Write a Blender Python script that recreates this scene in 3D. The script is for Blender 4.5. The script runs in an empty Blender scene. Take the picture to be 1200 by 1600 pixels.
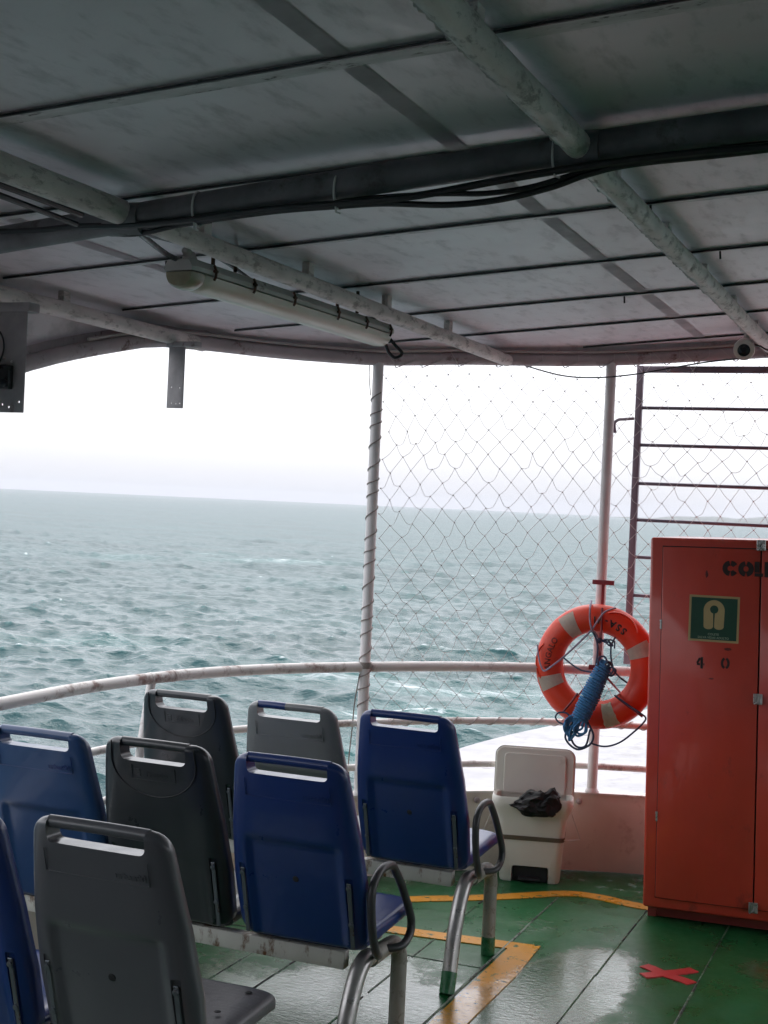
import bpy, bmesh, math, random
import numpy as np
from mathutils import Vector, Matrix, noise

random.seed(7)
S = bpy.context.scene
COL = S.collection
R = math.radians

# ------------------------------------------------------------------ camera
FPX, EYE = 2150.0, 1.70                      # focal length in pixels of a 1600 px high picture, eye height above the deck
TH, PH, RO = R(22.3), math.atan(12 / 2150), R(2.6)
fwd = Vector((-math.sin(TH) * math.cos(PH), math.cos(TH) * math.cos(PH), -math.sin(PH)))
r0 = Vector((math.cos(TH), math.sin(TH), 0)); u0 = r0.cross(fwd)
rgt = math.cos(RO) * r0 + math.sin(RO) * u0
upv = -math.sin(RO) * r0 + math.cos(RO) * u0
cd = bpy.data.cameras.new('camera'); cam = bpy.data.objects.new('camera', cd); COL.objects.link(cam)
cd.sensor_fit = 'VERTICAL'; cd.sensor_height = 24.0; cd.sensor_width = 18.0
cd.lens = FPX / 1600 * 24.0; cd.clip_start = 0.05; cd.clip_end = 20000
cam.matrix_world = Matrix(((rgt.x, upv.x, -fwd.x, 0), (rgt.y, upv.y, -fwd.y, 0), (rgt.z, upv.z, -fwd.z, EYE), (0, 0, 0, 1)))
S.camera = cam
CAM = Vector((0, 0, EYE))
def ray(px, py): return fwd + (px - 600) / FPX * rgt - (py - 800) / FPX * upv
def at_y(px, py, y): d = ray(px, py); return CAM + d * (y / d.y)
def at_x(px, py, x): d = ray(px, py); return CAM + d * (x / d.x)
def at_z(px, py, z): d = ray(px, py); return CAM + d * ((z - EYE) / d.z)

# ------------------------------------------------------------------ sky, sun, exposure
SUN_EL, SUN_AZ = R(52), R(-25)               # behind thick cloud, ahead of the bow; azimuth from +Y towards +X
W = bpy.data.worlds.new("World"); S.world = W; W.use_nodes = True
nt = W.node_tree; nt.nodes.clear()
def wn(t, **k):
    n = nt.nodes.new(t)
    for a, b in k.items(): setattr(n, a, b)
    return n
out = wn('ShaderNodeOutputWorld'); bg = wn('ShaderNodeBackground'); bg.inputs['Strength'].default_value = 0.1
sky = wn('ShaderNodeTexSky', sky_type='NISHITA', sun_disc=False, sun_elevation=SUN_EL, sun_rotation=SUN_AZ)
tc = wn('ShaderNodeTexCoord'); sp = wn('ShaderNodeSeparateXYZ'); nt.links.new(tc.outputs['Generated'], sp.inputs[0])
ramp = wn('ShaderNodeValToRGB'); nt.links.new(sp.outputs['Z'], ramp.inputs[0])       # overcast: dim rim, bright zenith
el = ramp.color_ramp.elements
el[0].position = 0.0; el[0].color = (0.282, 0.284, 0.318, 1)
el[1].position = 1.0; el[1].color = (0.64, 0.65, 0.69, 1)
for p, c in ((0.018, (0.305, 0.306, 0.33)), (0.045, (0.375, 0.375, 0.392)), (0.12, (0.55, 0.555, 0.585)), (0.26, (0.80, 0.81, 0.85)), (0.5, (0.72, 0.73, 0.77))):
    e = el.new(p); e.color = (*c, 1)
nz = wn('ShaderNodeTexNoise'); nz.inputs['Scale'].default_value = 2.2; nz.inputs['Detail'].default_value = 4
mpp = wn('ShaderNodeMapping'); mpp.inputs['Scale'].default_value = (1, 1, 3.5)
nt.links.new(tc.outputs['Generated'], mpp.inputs[0]); nt.links.new(mpp.outputs[0], nz.inputs['Vector'])
nr = wn('ShaderNodeMapRange'); nr.inputs['To Min'].default_value = 20.0; nr.inputs['To Max'].default_value = 25.0
nt.links.new(nz.outputs['Fac'], nr.inputs['Value'])
sc = wn('ShaderNodeVectorMath', operation='SCALE'); nt.links.new(ramp.outputs[0], sc.inputs[0]); nt.links.new(nr.outputs[0], sc.inputs['Scale'])
mx = wn('ShaderNodeMix', data_type='RGBA'); mx.inputs[0].default_value = 0.93
nt.links.new(sky.outputs[0], mx.inputs[6]); nt.links.new(sc.outputs[0], mx.inputs[7])
nt.links.new(mx.outputs[2], bg.inputs['Color']); nt.links.new(bg.outputs[0], out.inputs['Surface'])
sl = bpy.data.lights.new('sun', 'SUN'); sl.energy = 0.8; sl.angle = R(40); sl.color = (1.0, 0.97, 0.93)
so = bpy.data.objects.new('sun', sl); COL.objects.link(so)
sd = Vector((math.sin(SUN_AZ) * math.cos(SUN_EL), math.cos(SUN_AZ) * math.cos(SUN_EL), math.sin(SUN_EL)))
so.rotation_euler = sd.to_track_quat('Z', 'Y').to_euler()
S.view_settings.view_transform = 'Standard'; S.view_settings.look = 'None'
S.view_settings.exposure = 0.5; S.view_settings.gamma = 1.0
S.render.engine = 'CYCLES'
S.cycles.max_bounces = 10; S.cycles.diffuse_bounces = 6; S.cycles.glossy_bounces = 4; S.cycles.volume_bounces = 1
S.cycles.use_denoising = True
S.cycles.sample_clamp_indirect = 6.0
S.cycles.caustics_reflective = False; S.cycles.caustics_refractive = False

# ------------------------------------------------------------------ materials
def new_mat(name):
    m = bpy.data.materials.new(name); m.use_nodes = True
    return m, m.node_tree, m.node_tree.nodes['Principled BSDF']
class NT:
    def __init__(s, t): s.t = t
    def n(s, typ, ins=None, **k):
        n = s.t.nodes.new(typ)
        for a, b in k.items(): setattr(n, a, b)
        for a, b in (ins or {}).items():
            if isinstance(b, bpy.types.NodeSocket): s.t.links.new(b, n.inputs[a])
            else: n.inputs[a].default_value = b
        return n
    def link(s, a, b): s.t.links.new(a, b)
    def coord(s, scale=(1, 1, 1), loc=(0, 0, 0)):
        c = s.n('ShaderNodeTexCoord')
        return s.n('ShaderNodeMapping', {'Vector': c.outputs['Object'], 'Scale': scale, 'Location': loc}).outputs[0]
    def noise(s, scale, detail=4, rough=0.55, vec=None, dist=0.0):
        return s.n('ShaderNodeTexNoise', {'Vector': vec or s.coord(), 'Scale': scale, 'Detail': detail, 'Roughness': rough, 'Distortion': dist}).outputs['Fac']
    def rng(s, v, a, b, c=0.0, d=1.0):
        return s.n('ShaderNodeMapRange', {'Value': v, 'From Min': a, 'From Max': b, 'To Min': c, 'To Max': d}).outputs[0]
    def mix(s, f, a, b):
        n = s.n('ShaderNodeMix', data_type='RGBA')
        for i, v in ((0, f), (6, a), (7, b)):
            if isinstance(v, bpy.types.NodeSocket): s.link(v, n.inputs[i])
            else: n.inputs[i].default_value = v if i == 0 else (*v[:3], 1)
        return n.outputs[2]
    def math(s, op, a, b=0.0, c=0.0):
        n = s.n('ShaderNodeMath', operation=op)
        for i, v in enumerate((a, b, c)):
            if isinstance(v, bpy.types.NodeSocket): s.link(v, n.inputs[i])
            else: n.inputs[i].default_value = v
        return n.outputs[0]
    def bump(s, h, strength, dist, normal=None):
        i = {'Height': h, 'Strength': strength, 'Distance': dist}
        if normal: i['Normal'] = normal
        return s.n('ShaderNodeBump', i).outputs[0]

def mat(name, col, rough=0.5, metal=0.0, var=0.12, vscale=6.0, wear=None, bump=None, spec=0.5, coat=0.0, loc=(0, 0, 0), rvar=0.12, stretch=(1, 1, 1)):
    """Real-surface paint or plastic: slight colour drift, uneven gloss, optional wear = (colour, scale, threshold, softness)."""
    m, t, b = new_mat(name); g = NT(t); vec = g.coord(stretch, loc)
    n1 = g.noise(vscale, 5, 0.6, vec)
    dark = tuple(c * (1 - var) for c in col); lite = tuple(min(1, c * (1 + var)) for c in col)
    c = g.mix(g.rng(n1, 0.3, 0.7), dark, lite)
    n2 = g.noise(vscale * 3.1, 4, 0.6, vec)
    r = g.rng(n2, 0.3, 0.7, max(0.02, rough - rvar), min(1, rough + rvar))
    nrm = None
    if wear:
        wc, ws, wt, wf = wear
        wmask = g.rng(g.noise(ws, 8, 0.72, vec), wt, wt + wf)
        wmask = g.n('ShaderNodeClamp', {'Value': wmask}).outputs[0]
        c = g.mix(wmask, c, wc); r = g.math('ADD', r, g.math('MULTIPLY', wmask, 0.25))
        nrm = g.bump(wmask, 0.5, -0.002)
    if bump:
        nrm = g.bump(g.noise(bump[0], 3, 0.6, vec), bump[1], bump[2], nrm)
    g.link(c, b.inputs['Base Color']); g.link(r, b.inputs['Roughness'])
    if nrm: g.link(nrm, b.inputs['Normal'])
    b.inputs['Metallic'].default_value = metal; b.inputs['Specular IOR Level'].default_value = spec
    b.inputs['Coat Weight'].default_value = coat; b.inputs['Coat Roughness'].default_value = 0.08
    return m

M = {}
M['blue'] = mat('blue_plastic', (0.010, 0.034, 0.160), 0.34, var=0.06, rvar=.07, bump=(210, 0.10, 0.001), coat=0.25, vscale=4, wear=((0.035, 0.06, 0.17), 15, 0.67, 0.12))
M['gray'] = mat('grey_plastic', (0.085, 0.090, 0.103), 0.34, var=0.06, rvar=.07, bump=(210, 0.10, 0.001), coat=0.25, vscale=4, wear=((0.15, 0.155, 0.165), 15, 0.67, 0.12))
M['black'] = mat('charcoal_plastic', (0.022, 0.026, 0.032), 0.34, var=0.06, rvar=.07, bump=(210, 0.10, 0.001), coat=0.25, vscale=4, wear=((0.055, 0.06, 0.068), 15, 0.67, 0.12))
M['slot'] = mat('dark_recess', (0.012, 0.013, 0.016), 0.6)
M['strip'] = mat('dull_steel', (0.13, 0.15, 0.17), 0.42, metal=0.5, wear=((0.09, 0.05, 0.03), 30, 0.58, 0.1))
M['steel'] = mat('stainless_tube', (0.42, 0.41, 0.40), 0.36, metal=0.7, var=0.12, vscale=9)
M['steelpaint'] = mat('worn_painted_tube', (0.30, 0.29, 0.26), 0.45, metal=0.2, var=0.2, wear=((0.19, 0.17, 0.15), 34, 0.55, 0.08))
M['litblue'] = mat('lit_blue_plastic', (0.018, 0.058, 0.165), 0.36, var=0.06, rvar=.07, bump=(210, 0.10, 0.001), coat=0.25, vscale=4, wear=((0.05, 0.09, 0.19), 12, 0.62, 0.12))  # copy of the blue plastic with light put into the colour
M['palegray'] = mat('pale_grey_plastic', (0.17, 0.175, 0.18), 0.36, var=0.06, rvar=.07, bump=(210, 0.10, 0.001), coat=0.25, vscale=4, wear=((0.24, 0.24, 0.24), 15, 0.64, 0.12))
M['rubber'] = mat('black_grip', (0.045, 0.046, 0.05), 0.42, wear=((0.22, 0.22, 0.23), 22, 0.62, 0.12))
M['beamwhite'] = mat('rusted_white_beam', (0.52, 0.52, 0.48), 0.5, wear=((0.13, 0.055, 0.02), 15, 0.535, 0.10), loc=(3, 1, 2), stretch=(1, 1, .45))
M['greenpaint'] = mat('green_paint', (0.022, 0.125, 0.052), 0.3, var=0.25, vscale=14)
M['railpaint'] = mat('white_rail_paint', (0.74, 0.70, 0.68), 0.45, var=0.10, vscale=5, wear=((0.26, 0.165, 0.145), 7.5, 0.53, 0.12), bump=(60, 0.2, 0.002))
M['post'] = mat('white_post_paint', (0.74, 0.70, 0.695), 0.45, var=0.10, vscale=8, wear=((0.30, 0.17, 0.13), 11, 0.64, 0.07), bump=(60, 0.2, 0.002))
M['pipe'] = mat('flaking_grey_pipe', (0.70, 0.63, 0.605), 0.5, var=0.2, vscale=10, wear=((0.40, 0.35, 0.335), 34, 0.52, 0.10), bump=(90, 0.6, 0.004), loc=(0, 3, 7), stretch=(1, .4, 1))
M['beam'] = mat('dark_grey_beam', (0.155, 0.15, 0.162), 0.5, var=0.3, vscale=9, wear=((0.10, 0.09, 0.085), 13, 0.56, 0.12), bump=(90, 0.3, 0.003))
M['rim'] = mat('roof_edge_paint', (0.44, 0.38, 0.395), 0.55, var=0.15, vscale=7, wear=((0.20, 0.13, 0.12), 12, 0.56, 0.1), bump=(70, 0.3, 0.003))
M['rib'] = mat('rib_metal', (0.60, 0.57, 0.58), 0.5, var=0.25, vscale=18, wear=((0.12, 0.11, 0.105), 24, 0.56, 0.08), stretch=(.5, 1, 1))
M['joint'] = mat('joint_strip', (0.68, 0.625, 0.65), 0.5, var=0.2)
M['cable'] = mat('black_cable', (0.012, 0.013, 0.016), 0.4)
M['tie'] = mat('white_tie', (0.6, 0.6, 0.58), 0.5)
M['cord'] = mat('net_cord', (0.60, 0.575, 0.56), 0.8)
M['lash'] = mat('pale_lashing', (0.50, 0.46, 0.45), 0.8)
M['lashdark'] = mat('grey_lashing', (0.28, 0.24, 0.22), 0.8)
M['housing'] = mat('lamp_housing', (0.56, 0.53, 0.50), 0.5, wear=((0.2, 0.17, 0.13), 12, 0.6, 0.1))
M['clip'] = mat('rusty_clip', (0.11, 0.055, 0.035), 0.7, wear=((0.03, 0.025, 0.02), 40, 0.5, 0.1))
M['plate'] = mat('hanging_steel_plate', (0.35, 0.33, 0.335), 0.55, metal=0.1, var=0.2, vscale=9, wear=((0.22, 0.17, 0.16), 14, 0.6, 0.1))
M['blackbox'] = mat('black_box', (0.02, 0.021, 0.025), 0.35)
M['camwhite'] = mat('camera_housing', (0.70, 0.67, 0.62), 0.45)
M['lens'] = mat('dark_glass', (0.02, 0.02, 0.026), 0.12)
M['ladder'] = mat('mauve_grey_paint', (0.20, 0.155, 0.19), 0.5, var=0.15, vscale=9, wear=((0.30, 0.13, 0.11), 9, 0.62, 0.08), bump=(80, 0.2, 0.002))
M['rung'] = mat('dull_rung', (0.17, 0.15, 0.19), 0.45, metal=0.3)
M['orange'] = mat('orange_buoy', (0.68, 0.045, 0.012), 0.42, var=0.10, vscale=7, wear=((0.42, 0.035, 0.02), 9, 0.6, 0.15), bump=(40, 0.1, 0.002))
M['tape'] = mat('reflective_tape', (0.74, 0.68, 0.58), 0.35, var=0.12, vscale=30, bump=(70, 0.3, 0.002))
M['tapenew'] = mat('bright_tape', (0.72, 0.82, 0.62), 0.3, var=0.1, vscale=30, bump=(90, 0.8, 0.004))
M['ink'] = mat('black_ink', (0.022, 0.018, 0.018), 0.7)
M['inkfade'] = mat('faded_ink', (0.17, 0.022, 0.016), 0.7, var=0.3)
M['rope'] = mat('blue_rope', (0.045, 0.19, 0.40), 0.75, var=0.25, vscale=60, bump=(300, 0.6, 0.002))
M['ropegray'] = mat('faded_rope', (0.30, 0.27, 0.36), 0.8, var=0.25, vscale=60)
M['ropedark'] = mat('navy_rope', (0.03, 0.05, 0.10), 0.75, var=0.2, vscale=60)
M['maroon'] = mat('maroon_bracket', (0.20, 0.012, 0.02), 0.4)
M['red'] = mat('red_locker_paint', (0.58, 0.052, 0.030), 0.40, var=0.12, vscale=2.5, bump=(5, 0.25, 0.012), wear=((0.26, 0.03, 0.024), 6, 0.60, 0.14), stretch=(1.3, 1, .7), coat=0.5)
M['reddark'] = mat('red_plinth', (0.22, 0.026, 0.02), 0.5)
M['chrome'] = mat('latch_metal', (0.45, 0.45, 0.44), 0.28, metal=0.9)
M['stencil'] = mat('stencil_black', (0.032, 0.014, 0.014), 0.65, var=0.3, vscale=20)
M['smudge'] = mat('dark_smudge', (0.13, 0.018, 0.017), 0.65, var=0.4, vscale=40)
M['stickergold'] = mat('sticker_gold', (0.50, 0.36, 0.17), 0.45)
M['stickergreen'] = mat('sticker_green', (0.008, 0.06, 0.034), 0.4)
M['stickertext'] = mat('sticker_lettering', (0.28, 0.36, 0.26), 0.5)
M['binwhite'] = mat('bin_plastic', (0.72, 0.70, 0.64), 0.42, var=0.05, vscale=4, wear=((0.45, 0.42, 0.36), 6, 0.62, 0.2))
M['bag'] = mat('black_bag', (0.005, 0.005, 0.006), 0.5, spec=0.3, bump=(35, 0.7, 0.01))
M['strap'] = mat('tan_strap', (0.26, 0.21, 0.15), 0.7)
M['wire'] = mat('white_wire', (0.62, 0.58, 0.54), 0.5)
M['bulwark'] = mat('white_bulwark', (0.72, 0.645, 0.585), 0.5, var=0.10, vscale=3, wear=((0.36, 0.24, 0.20), 5, 0.58, 0.2), bump=(30, 0.15, 0.003))
M['redtape'] = mat('red_cross_paint', (0.50, 0.030, 0.030), 0.4, var=0.15)
M['hull'] = mat('white_hull_paint', (0.37, 0.36, 0.375), 0.4, var=0.12, vscale=1.5, wear=((0.27, 0.255, 0.25), 2.2, 0.54, 0.2), spec=0.15)
M['land'] = mat('hazy_land', (0.07, 0.085, 0.07), 0.9, var=0.3, vscale=0.02)

def ceiling_mat():
    m, t, b = new_mat('grey_ceiling_sheet'); g = NT(t)
    n1 = g.noise(1.6, 6, 0.6, g.coord((1, 1.6, 1)))
    n2 = g.noise(9, 6, 0.65, g.coord((2.2, .7, 1)))
    c = g.mix(g.rng(n1, .32, .68), (0.68, 0.62, 0.66), (0.80, 0.735, 0.775))
    c = g.mix(g.rng(n2, .52, .74, 0, .6), c, (0.34, 0.31, 0.32))
    c = g.mix(g.rng(g.noise(26, 5, .7, g.coord((3, .5, 1))), .66, .74, 0, .5), c, (0.60, 0.60, 0.60))
    g.link(c, b.inputs['Base Color'])
    g.link(g.rng(n2, .3, .7, .28, .45), b.inputs['Roughness'])
    h = g.math('ADD', g.noise(2.2, 3), g.math('MULTIPLY', g.noise(140, 2), 0.03))
    g.link(g.bump(h, .35, .03), b.inputs['Normal'])
    return m
M['ceiling'] = ceiling_mat()

def deck_mat(name, base, worn=None):
    """Painted steel deck under rain: thin film nearly everywhere, ragged standing puddles, drier scuffed patches."""
    m, t, b = new_mat(name); g = NT(t)
    n1 = g.noise(2.4, 6, .6); n2 = g.noise(14, 6, .65)
    c = g.mix(g.rng(n1, .3, .7), tuple(x * .8 for x in base), tuple(x * 1.22 for x in base))
    c = g.mix(g.rng(n2, .60, .80, 0, .6), c, tuple(x * .5 for x in base))
    c = g.mix(g.rng(g.noise(5.5, 8, .75, g.coord((1, .6, 1), (4, 2, 0))), .63, .69, 0, .55), c, (0.16, 0.21, 0.17))
    yy = g.n('ShaderNodeSeparateXYZ', {0: g.n('ShaderNodeTexCoord').outputs['Object']}).outputs['Y']
    aisle = g.n('ShaderNodeClamp', {'Value': g.rng(g.math('ADD', yy, g.math('MULTIPLY', g.noise(3, 5, .7), 1.2)), 3.3, 2.3)}).outputs[0]
    c = g.mix(g.math('MULTIPLY', aisle, .85), c, (0.085, 0.082, 0.085))          # grey put in further aft to cut green bounce on the ceiling
    if worn:
        c = g.mix(g.rng(g.noise(19, 7, .7), .575, .61), c, worn)
    # standing puddles where the plates dip, with ragged rims
    pv = g.math('ADD', g.math('MULTIPLY', g.noise(1.35, 3, .5, g.coord((1, 1, 1), (5.3, 1.7, 0))), .75), g.math('MULTIPLY', g.noise(17, 8, .78), .36))
    wp = g.n('ShaderNodeTexCoord').outputs['Object']
    for (cx, cy, rx, ry, k) in ((-1.19, 4.80, .27, .62, .42), (-2.05, 4.15, .85, 1.0, .27), (-2.0, 3.2, 1.2, 1.0, .30), (-1.50, 4.30, .22, .45, .20)):
        d = g.n('ShaderNodeVectorMath', {0: wp, 1: (cx, cy, 0)}, operation='SUBTRACT').outputs[0]
        d = g.n('ShaderNodeVectorMath', {0: d, 1: (1 / rx, 1 / ry, 0)}, operation='MULTIPLY').outputs[0]
        ln = g.n('ShaderNodeVectorMath', {0: d}, operation='LENGTH').outputs['Value']
        pv = g.math('ADD', pv, g.math('MULTIPLY', g.n('ShaderNodeClamp', {'Value': g.math('MULTIPLY', g.math('SUBTRACT', 1.0, ln), 1.6)}).outputs[0], k))
    pud = g.n('ShaderNodeClamp', {'Value': g.rng(pv, .635, .715)}).outputs[0]
    film = g.rng(g.noise(6, 6, .65, g.coord((1, .8, 1), (1, 8, 0))), .35, .65, .20, .52)
    rough = g.math('MULTIPLY', film, g.math('SUBTRACT', 1.0, g.math('MULTIPLY', pud, .55)))
    g.link(pud, b.inputs['Coat Weight']); b.inputs['Coat Roughness'].default_value = .025; b.inputs['Coat IOR'].default_value = 1.65
    g.link(c, b.inputs['Base Color']); g.link(rough, b.inputs['Roughness'])
    b.inputs['Specular IOR Level'].default_value = .3
    rip = g.noise(42, 4, .6, g.coord((.7, 1.5, 1)), .6)
    orange = g.noise(150, 3, .6)
    h = g.math('ADD', g.math('MULTIPLY', rip, .05), g.math('MULTIPLY', orange, g.math('MULTIPLY', g.math('SUBTRACT', 1.0, pud), .05)))
    nb = g.bump(g.math('ADD', h, g.math('MULTIPLY', pud, .02)), .6, .02); g.link(nb, b.inputs['Normal'])
    g.link(g.bump(g.math('ADD', g.math('ADD', rip, g.math('MULTIPLY', g.noise(85, 4, .6, g.coord((.8, 1.3, 1))), .55)), g.math('MULTIPLY', pud, 1.0)), .6, .0030), b.inputs['Coat Normal'])
    return m
M['deck'] = deck_mat('wet_green_deck', (0.009, 0.098, 0.030))
M['yellow'] = deck_mat('wet_yellow_line', (0.62, 0.27, 0.018), worn=(0.05, 0.11, 0.04))
M['seam'] = mat('deck_seam', (0.09, 0.16, 0.10), 0.3, var=0.5, vscale=7, wear=((0.015, 0.018, 0.016), 4, 0.5, 0.05))

def sea_mat():
    m, t, b = new_mat('choppy_sea'); g = NT(t)
    n1 = g.noise(.035, 4, .55, g.coord((1, 2.2, 1)))
    c = g.mix(g.rng(n1, .35, .65), (0.009, 0.047, 0.052), (0.015, 0.066, 0.071))
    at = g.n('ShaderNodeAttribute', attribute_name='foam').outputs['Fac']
    brk = g.noise(1.3, 8, .75, g.n('ShaderNodeMapping', {'Vector': g.coord(), 'Rotation': (0, 0, R(-28)), 'Scale': (.5, 1.7, 1)}).outputs[0], .8)
    fm = g.rng(g.math('MULTIPLY', at, g.rng(brk, .42, .64)), .16, .50)
    fm = g.n('ShaderNodeClamp', {'Value': fm}).outputs[0]
    c = g.mix(g.rng(at, .02, .45, 0, .55), c, (0.025, 0.125, 0.12))      # teal tint along the steep crests
    c = g.mix(fm, c, (0.70, 0.74, 0.76))
    g.link(c, b.inputs['Base Color'])
    ch = g.n('ShaderNodeAttribute', attribute_name='chop').outputs['Fac']
    g.link(g.math('MAXIMUM', g.math('MULTIPLY', ch, .66), g.math('MULTIPLY', fm, .6)), b.inputs['Roughness'])
    b.inputs['IOR'].default_value = 1.27
    vec = g.coord((1, 1, 1)); geo = g.n('ShaderNodeMapping', {'Vector': vec, 'Rotation': (0, 0, R(-28)), 'Scale': (.55, 1.0, 1)}).outputs[0]
    h = g.math('ADD', g.math('MULTIPLY', g.noise(.9, 5, .62, geo, .6), .16), g.math('MULTIPLY', g.noise(3.4, 5, .62, geo, .5), .060))
    g.link(g.bump(h, 1.0, 1.0), b.inputs['Normal'])
    return m
M['sea'] = sea_mat()

# ------------------------------------------------------------------ mesh helpers
def obj(name, bm, m, parent=None, smooth=True, label=None, sharp=40):
    me = bpy.data.meshes.new(name)
    bm.normal_update(); bm.to_mesh(me); bm.free()
    for x in (m if isinstance(m, (list, tuple)) else [m]): me.materials.append(x)
    o = bpy.data.objects.new(name, me); COL.objects.link(o)
    if smooth:
        me.polygons.foreach_set('use_smooth', [True] * len(me.polygons))
        try: me.set_sharp_from_angle(angle=R(sharp))
        except Exception: pass
    if parent:
        o.parent = parent
        q = parent
        while q.parent: q = q.parent
        if 'wo' in q:                              # meshes of these things are modelled in place: shift them to the thing's base
            me.transform(Matrix.Translation(-Vector(q['wo'])))
    if label: o['label'] = label
    return o
def tag(o, label=None, cat=None, group=None, kind=None):
    if label: o['label'] = label
    if cat: o['category'] = cat
    if group: o['group'] = group
    if kind: o['kind'] = kind
    return o
def thing(name, label, cat, loc=(0, 0, 0), group=None, inplace=True):
    o = bpy.data.objects.new(name, None); COL.objects.link(o); o.location = loc; o.empty_display_size = .1
    if inplace: o['wo'] = tuple(loc)
    return tag(o, label, cat, group)
def box(bm, x0, x1, y0, y1, z0, z1, mi=0, mat4=None):
    vs = [bm.verts.new((x, y, z)) for z in (z0, z1) for y in (y0, y1) for x in (x0, x1)]
    fs = [(0, 2, 3, 1), (4, 5, 7, 6), (0, 1, 5, 4), (2, 6, 7, 3), (0, 4, 6, 2), (1, 3, 7, 5)]
    for f in fs: bm.faces.new([vs[i] for i in f]).material_index = mi
    if mat4: bmesh.ops.transform(bm, matrix=mat4, verts=vs)
    return vs
def rbox(bm, x0, x1, y0, y1, z0, z1, r=.01, seg=3, mi=0, mat4=None):
    b2 = bmesh.new(); box(b2, x0, x1, y0, y1, z0, z1)
    bmesh.ops.bevel(b2, geom=b2.edges[:], offset=r, segments=seg, affect='EDGES', profile=.5)
    merge(bm, b2, mi, mat4)
def merge(bm, b2, mi=None, mat4=None):
    b2.verts.index_update()
    vs = [bm.verts.new(mat4 @ v.co if mat4 else v.co) for v in b2.verts]
    for f in b2.faces:
        try:
            nf = bm.faces.new([vs[v.index] for v in f.verts]); nf.material_index = f.material_index if mi is None else mi
        except ValueError: pass
    b2.free()
def smooth_path(pts, n=8, closed=False):
    P = [Vector(p) for p in pts]; N = len(P); o = []
    rngi = range(N if closed else N - 1)
    for i in rngi:
        a, b = P[i], P[(i + 1) % N]
        p0 = P[i - 1] if (closed or i > 0) else a * 2 - b
        p3 = P[(i + 2) % N] if (closed or i + 2 < N) else b * 2 - a
        for k in range(n):
            t = k / n
            o.append(.5 * ((2 * a) + (b - p0) * t + (2 * p0 - 5 * a + 4 * b - p3) * t * t + (3 * a - p0 - 3 * b + p3) * t ** 3))
    if not closed: o.append(P[-1])
    return o
def tube(bm, pts, r, n=8, closed=False, mi=0, cap=True, rs=None, flat=1.0):
    P = [Vector(p) for p in pts]; N = len(P)
    if N < 2: return
    T = []
    for i in range(N):
        a = P[i - 1] if (i > 0 or closed) else P[i]; b = P[(i + 1) % N] if (i < N - 1 or closed) else P[i]
        d = b - a; T.append(d.normalized() if d.length > 1e-9 else Vector((0, 0, 1)))
    ref = Vector((0, 0, 1)) if abs(T[0].z) < .9 else Vector((0, 1, 0))
    u = (ref - T[0] * ref.dot(T[0])).normalized(); rings = []
    for i in range(N):
        u = u - T[i] * u.dot(T[i])
        u = u.normalized() if u.length > 1e-6 else T[i].orthogonal().normalized()
        v = T[i].cross(u); rr = rs[i] if rs else r
        rings.append([bm.verts.new(P[i] + (u * math.cos(2 * math.pi * k / n) * flat + v * math.sin(2 * math.pi * k / n)) * rr) for k in range(n)])
    for i in range(N if closed else N - 1):
        A, B = rings[i], rings[(i + 1) % N]
        for k in range(n):
            bm.faces.new((A[k], A[(k + 1) % n], B[(k + 1) % n], B[k])).material_index = mi
    if cap and not closed:
        bm.faces.new(rings[0][::-1]).material_index = mi; bm.faces.new(rings[-1]).material_index = mi
def lathe(bm, prof, axis_o, axis_d, n=24, mi=0):
    d = Vector(axis_d).normalized(); u = d.orthogonal().normalized(); v = d.cross(u); o = Vector(axis_o); rings = []
    for r, h in prof:
        rings.append([bm.verts.new(o + d * h + (u * math.cos(2 * math.pi * k / n) + v * math.sin(2 * math.pi * k / n)) * max(r, 1e-4)) for k in range(n)])
    for A, B in zip(rings, rings[1:]):
        for k in range(n): bm.faces.new((A[k], A[(k + 1) % n], B[(k + 1) % n], B[k])).material_index = mi
    bm.faces.new(rings[0][::-1]).material_index = mi; bm.faces.new(rings[-1]).material_index = mi
def prism(bm, poly, z0, z1, mi=0, mat4=None):
    """poly = 2D points; extruded from z0 to z1."""
    lo = [bm.verts.new((x, y, z0)) for x, y in poly]; hi = [bm.verts.new((x, y, z1)) for x, y in poly]; n = len(poly)
    bm.faces.new(lo[::-1]).material_index = mi; bm.faces.new(hi).material_index = mi
    for i in range(n): bm.faces.new((lo[i], lo[(i + 1) % n], hi[(i + 1) % n], hi[i])).material_index = mi
    if mat4: bmesh.ops.transform(bm, matrix=mat4, verts=lo + hi)
def rrect(x0, x1, y0, y1, r, n=6):
    p = []
    for cx, cy, a in ((x1 - r, y1 - r, 0), (x0 + r, y1 - r, 90), (x0 + r, y0 + r, 180), (x1 - r, y0 + r, 270)):
        for k in range(n + 1):
            t = R(a + 90 * k / n); p.append((cx + r * math.cos(t), cy + r * math.sin(t)))
    return p
def stroke(bm, pts, w, z0, z1, mi=0, mat4=None):
    """A flat painted or cut stroke of width w along 2D pts."""
    P = [Vector((x, y)) for x, y in pts]; L, Rr = [], []
    for i, p in enumerate(P):
        d = (P[min(i + 1, len(P) - 1)] - P[max(i - 1, 0)]).normalized(); nrm = Vector((-d.y, d.x)) * w / 2
        L.append(p + nrm); Rr.append(p - nrm)
    prism(bm, [tuple(v) for v in Rr] + [tuple(v) for v in L[::-1]], z0, z1, mi, mat4)
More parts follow.
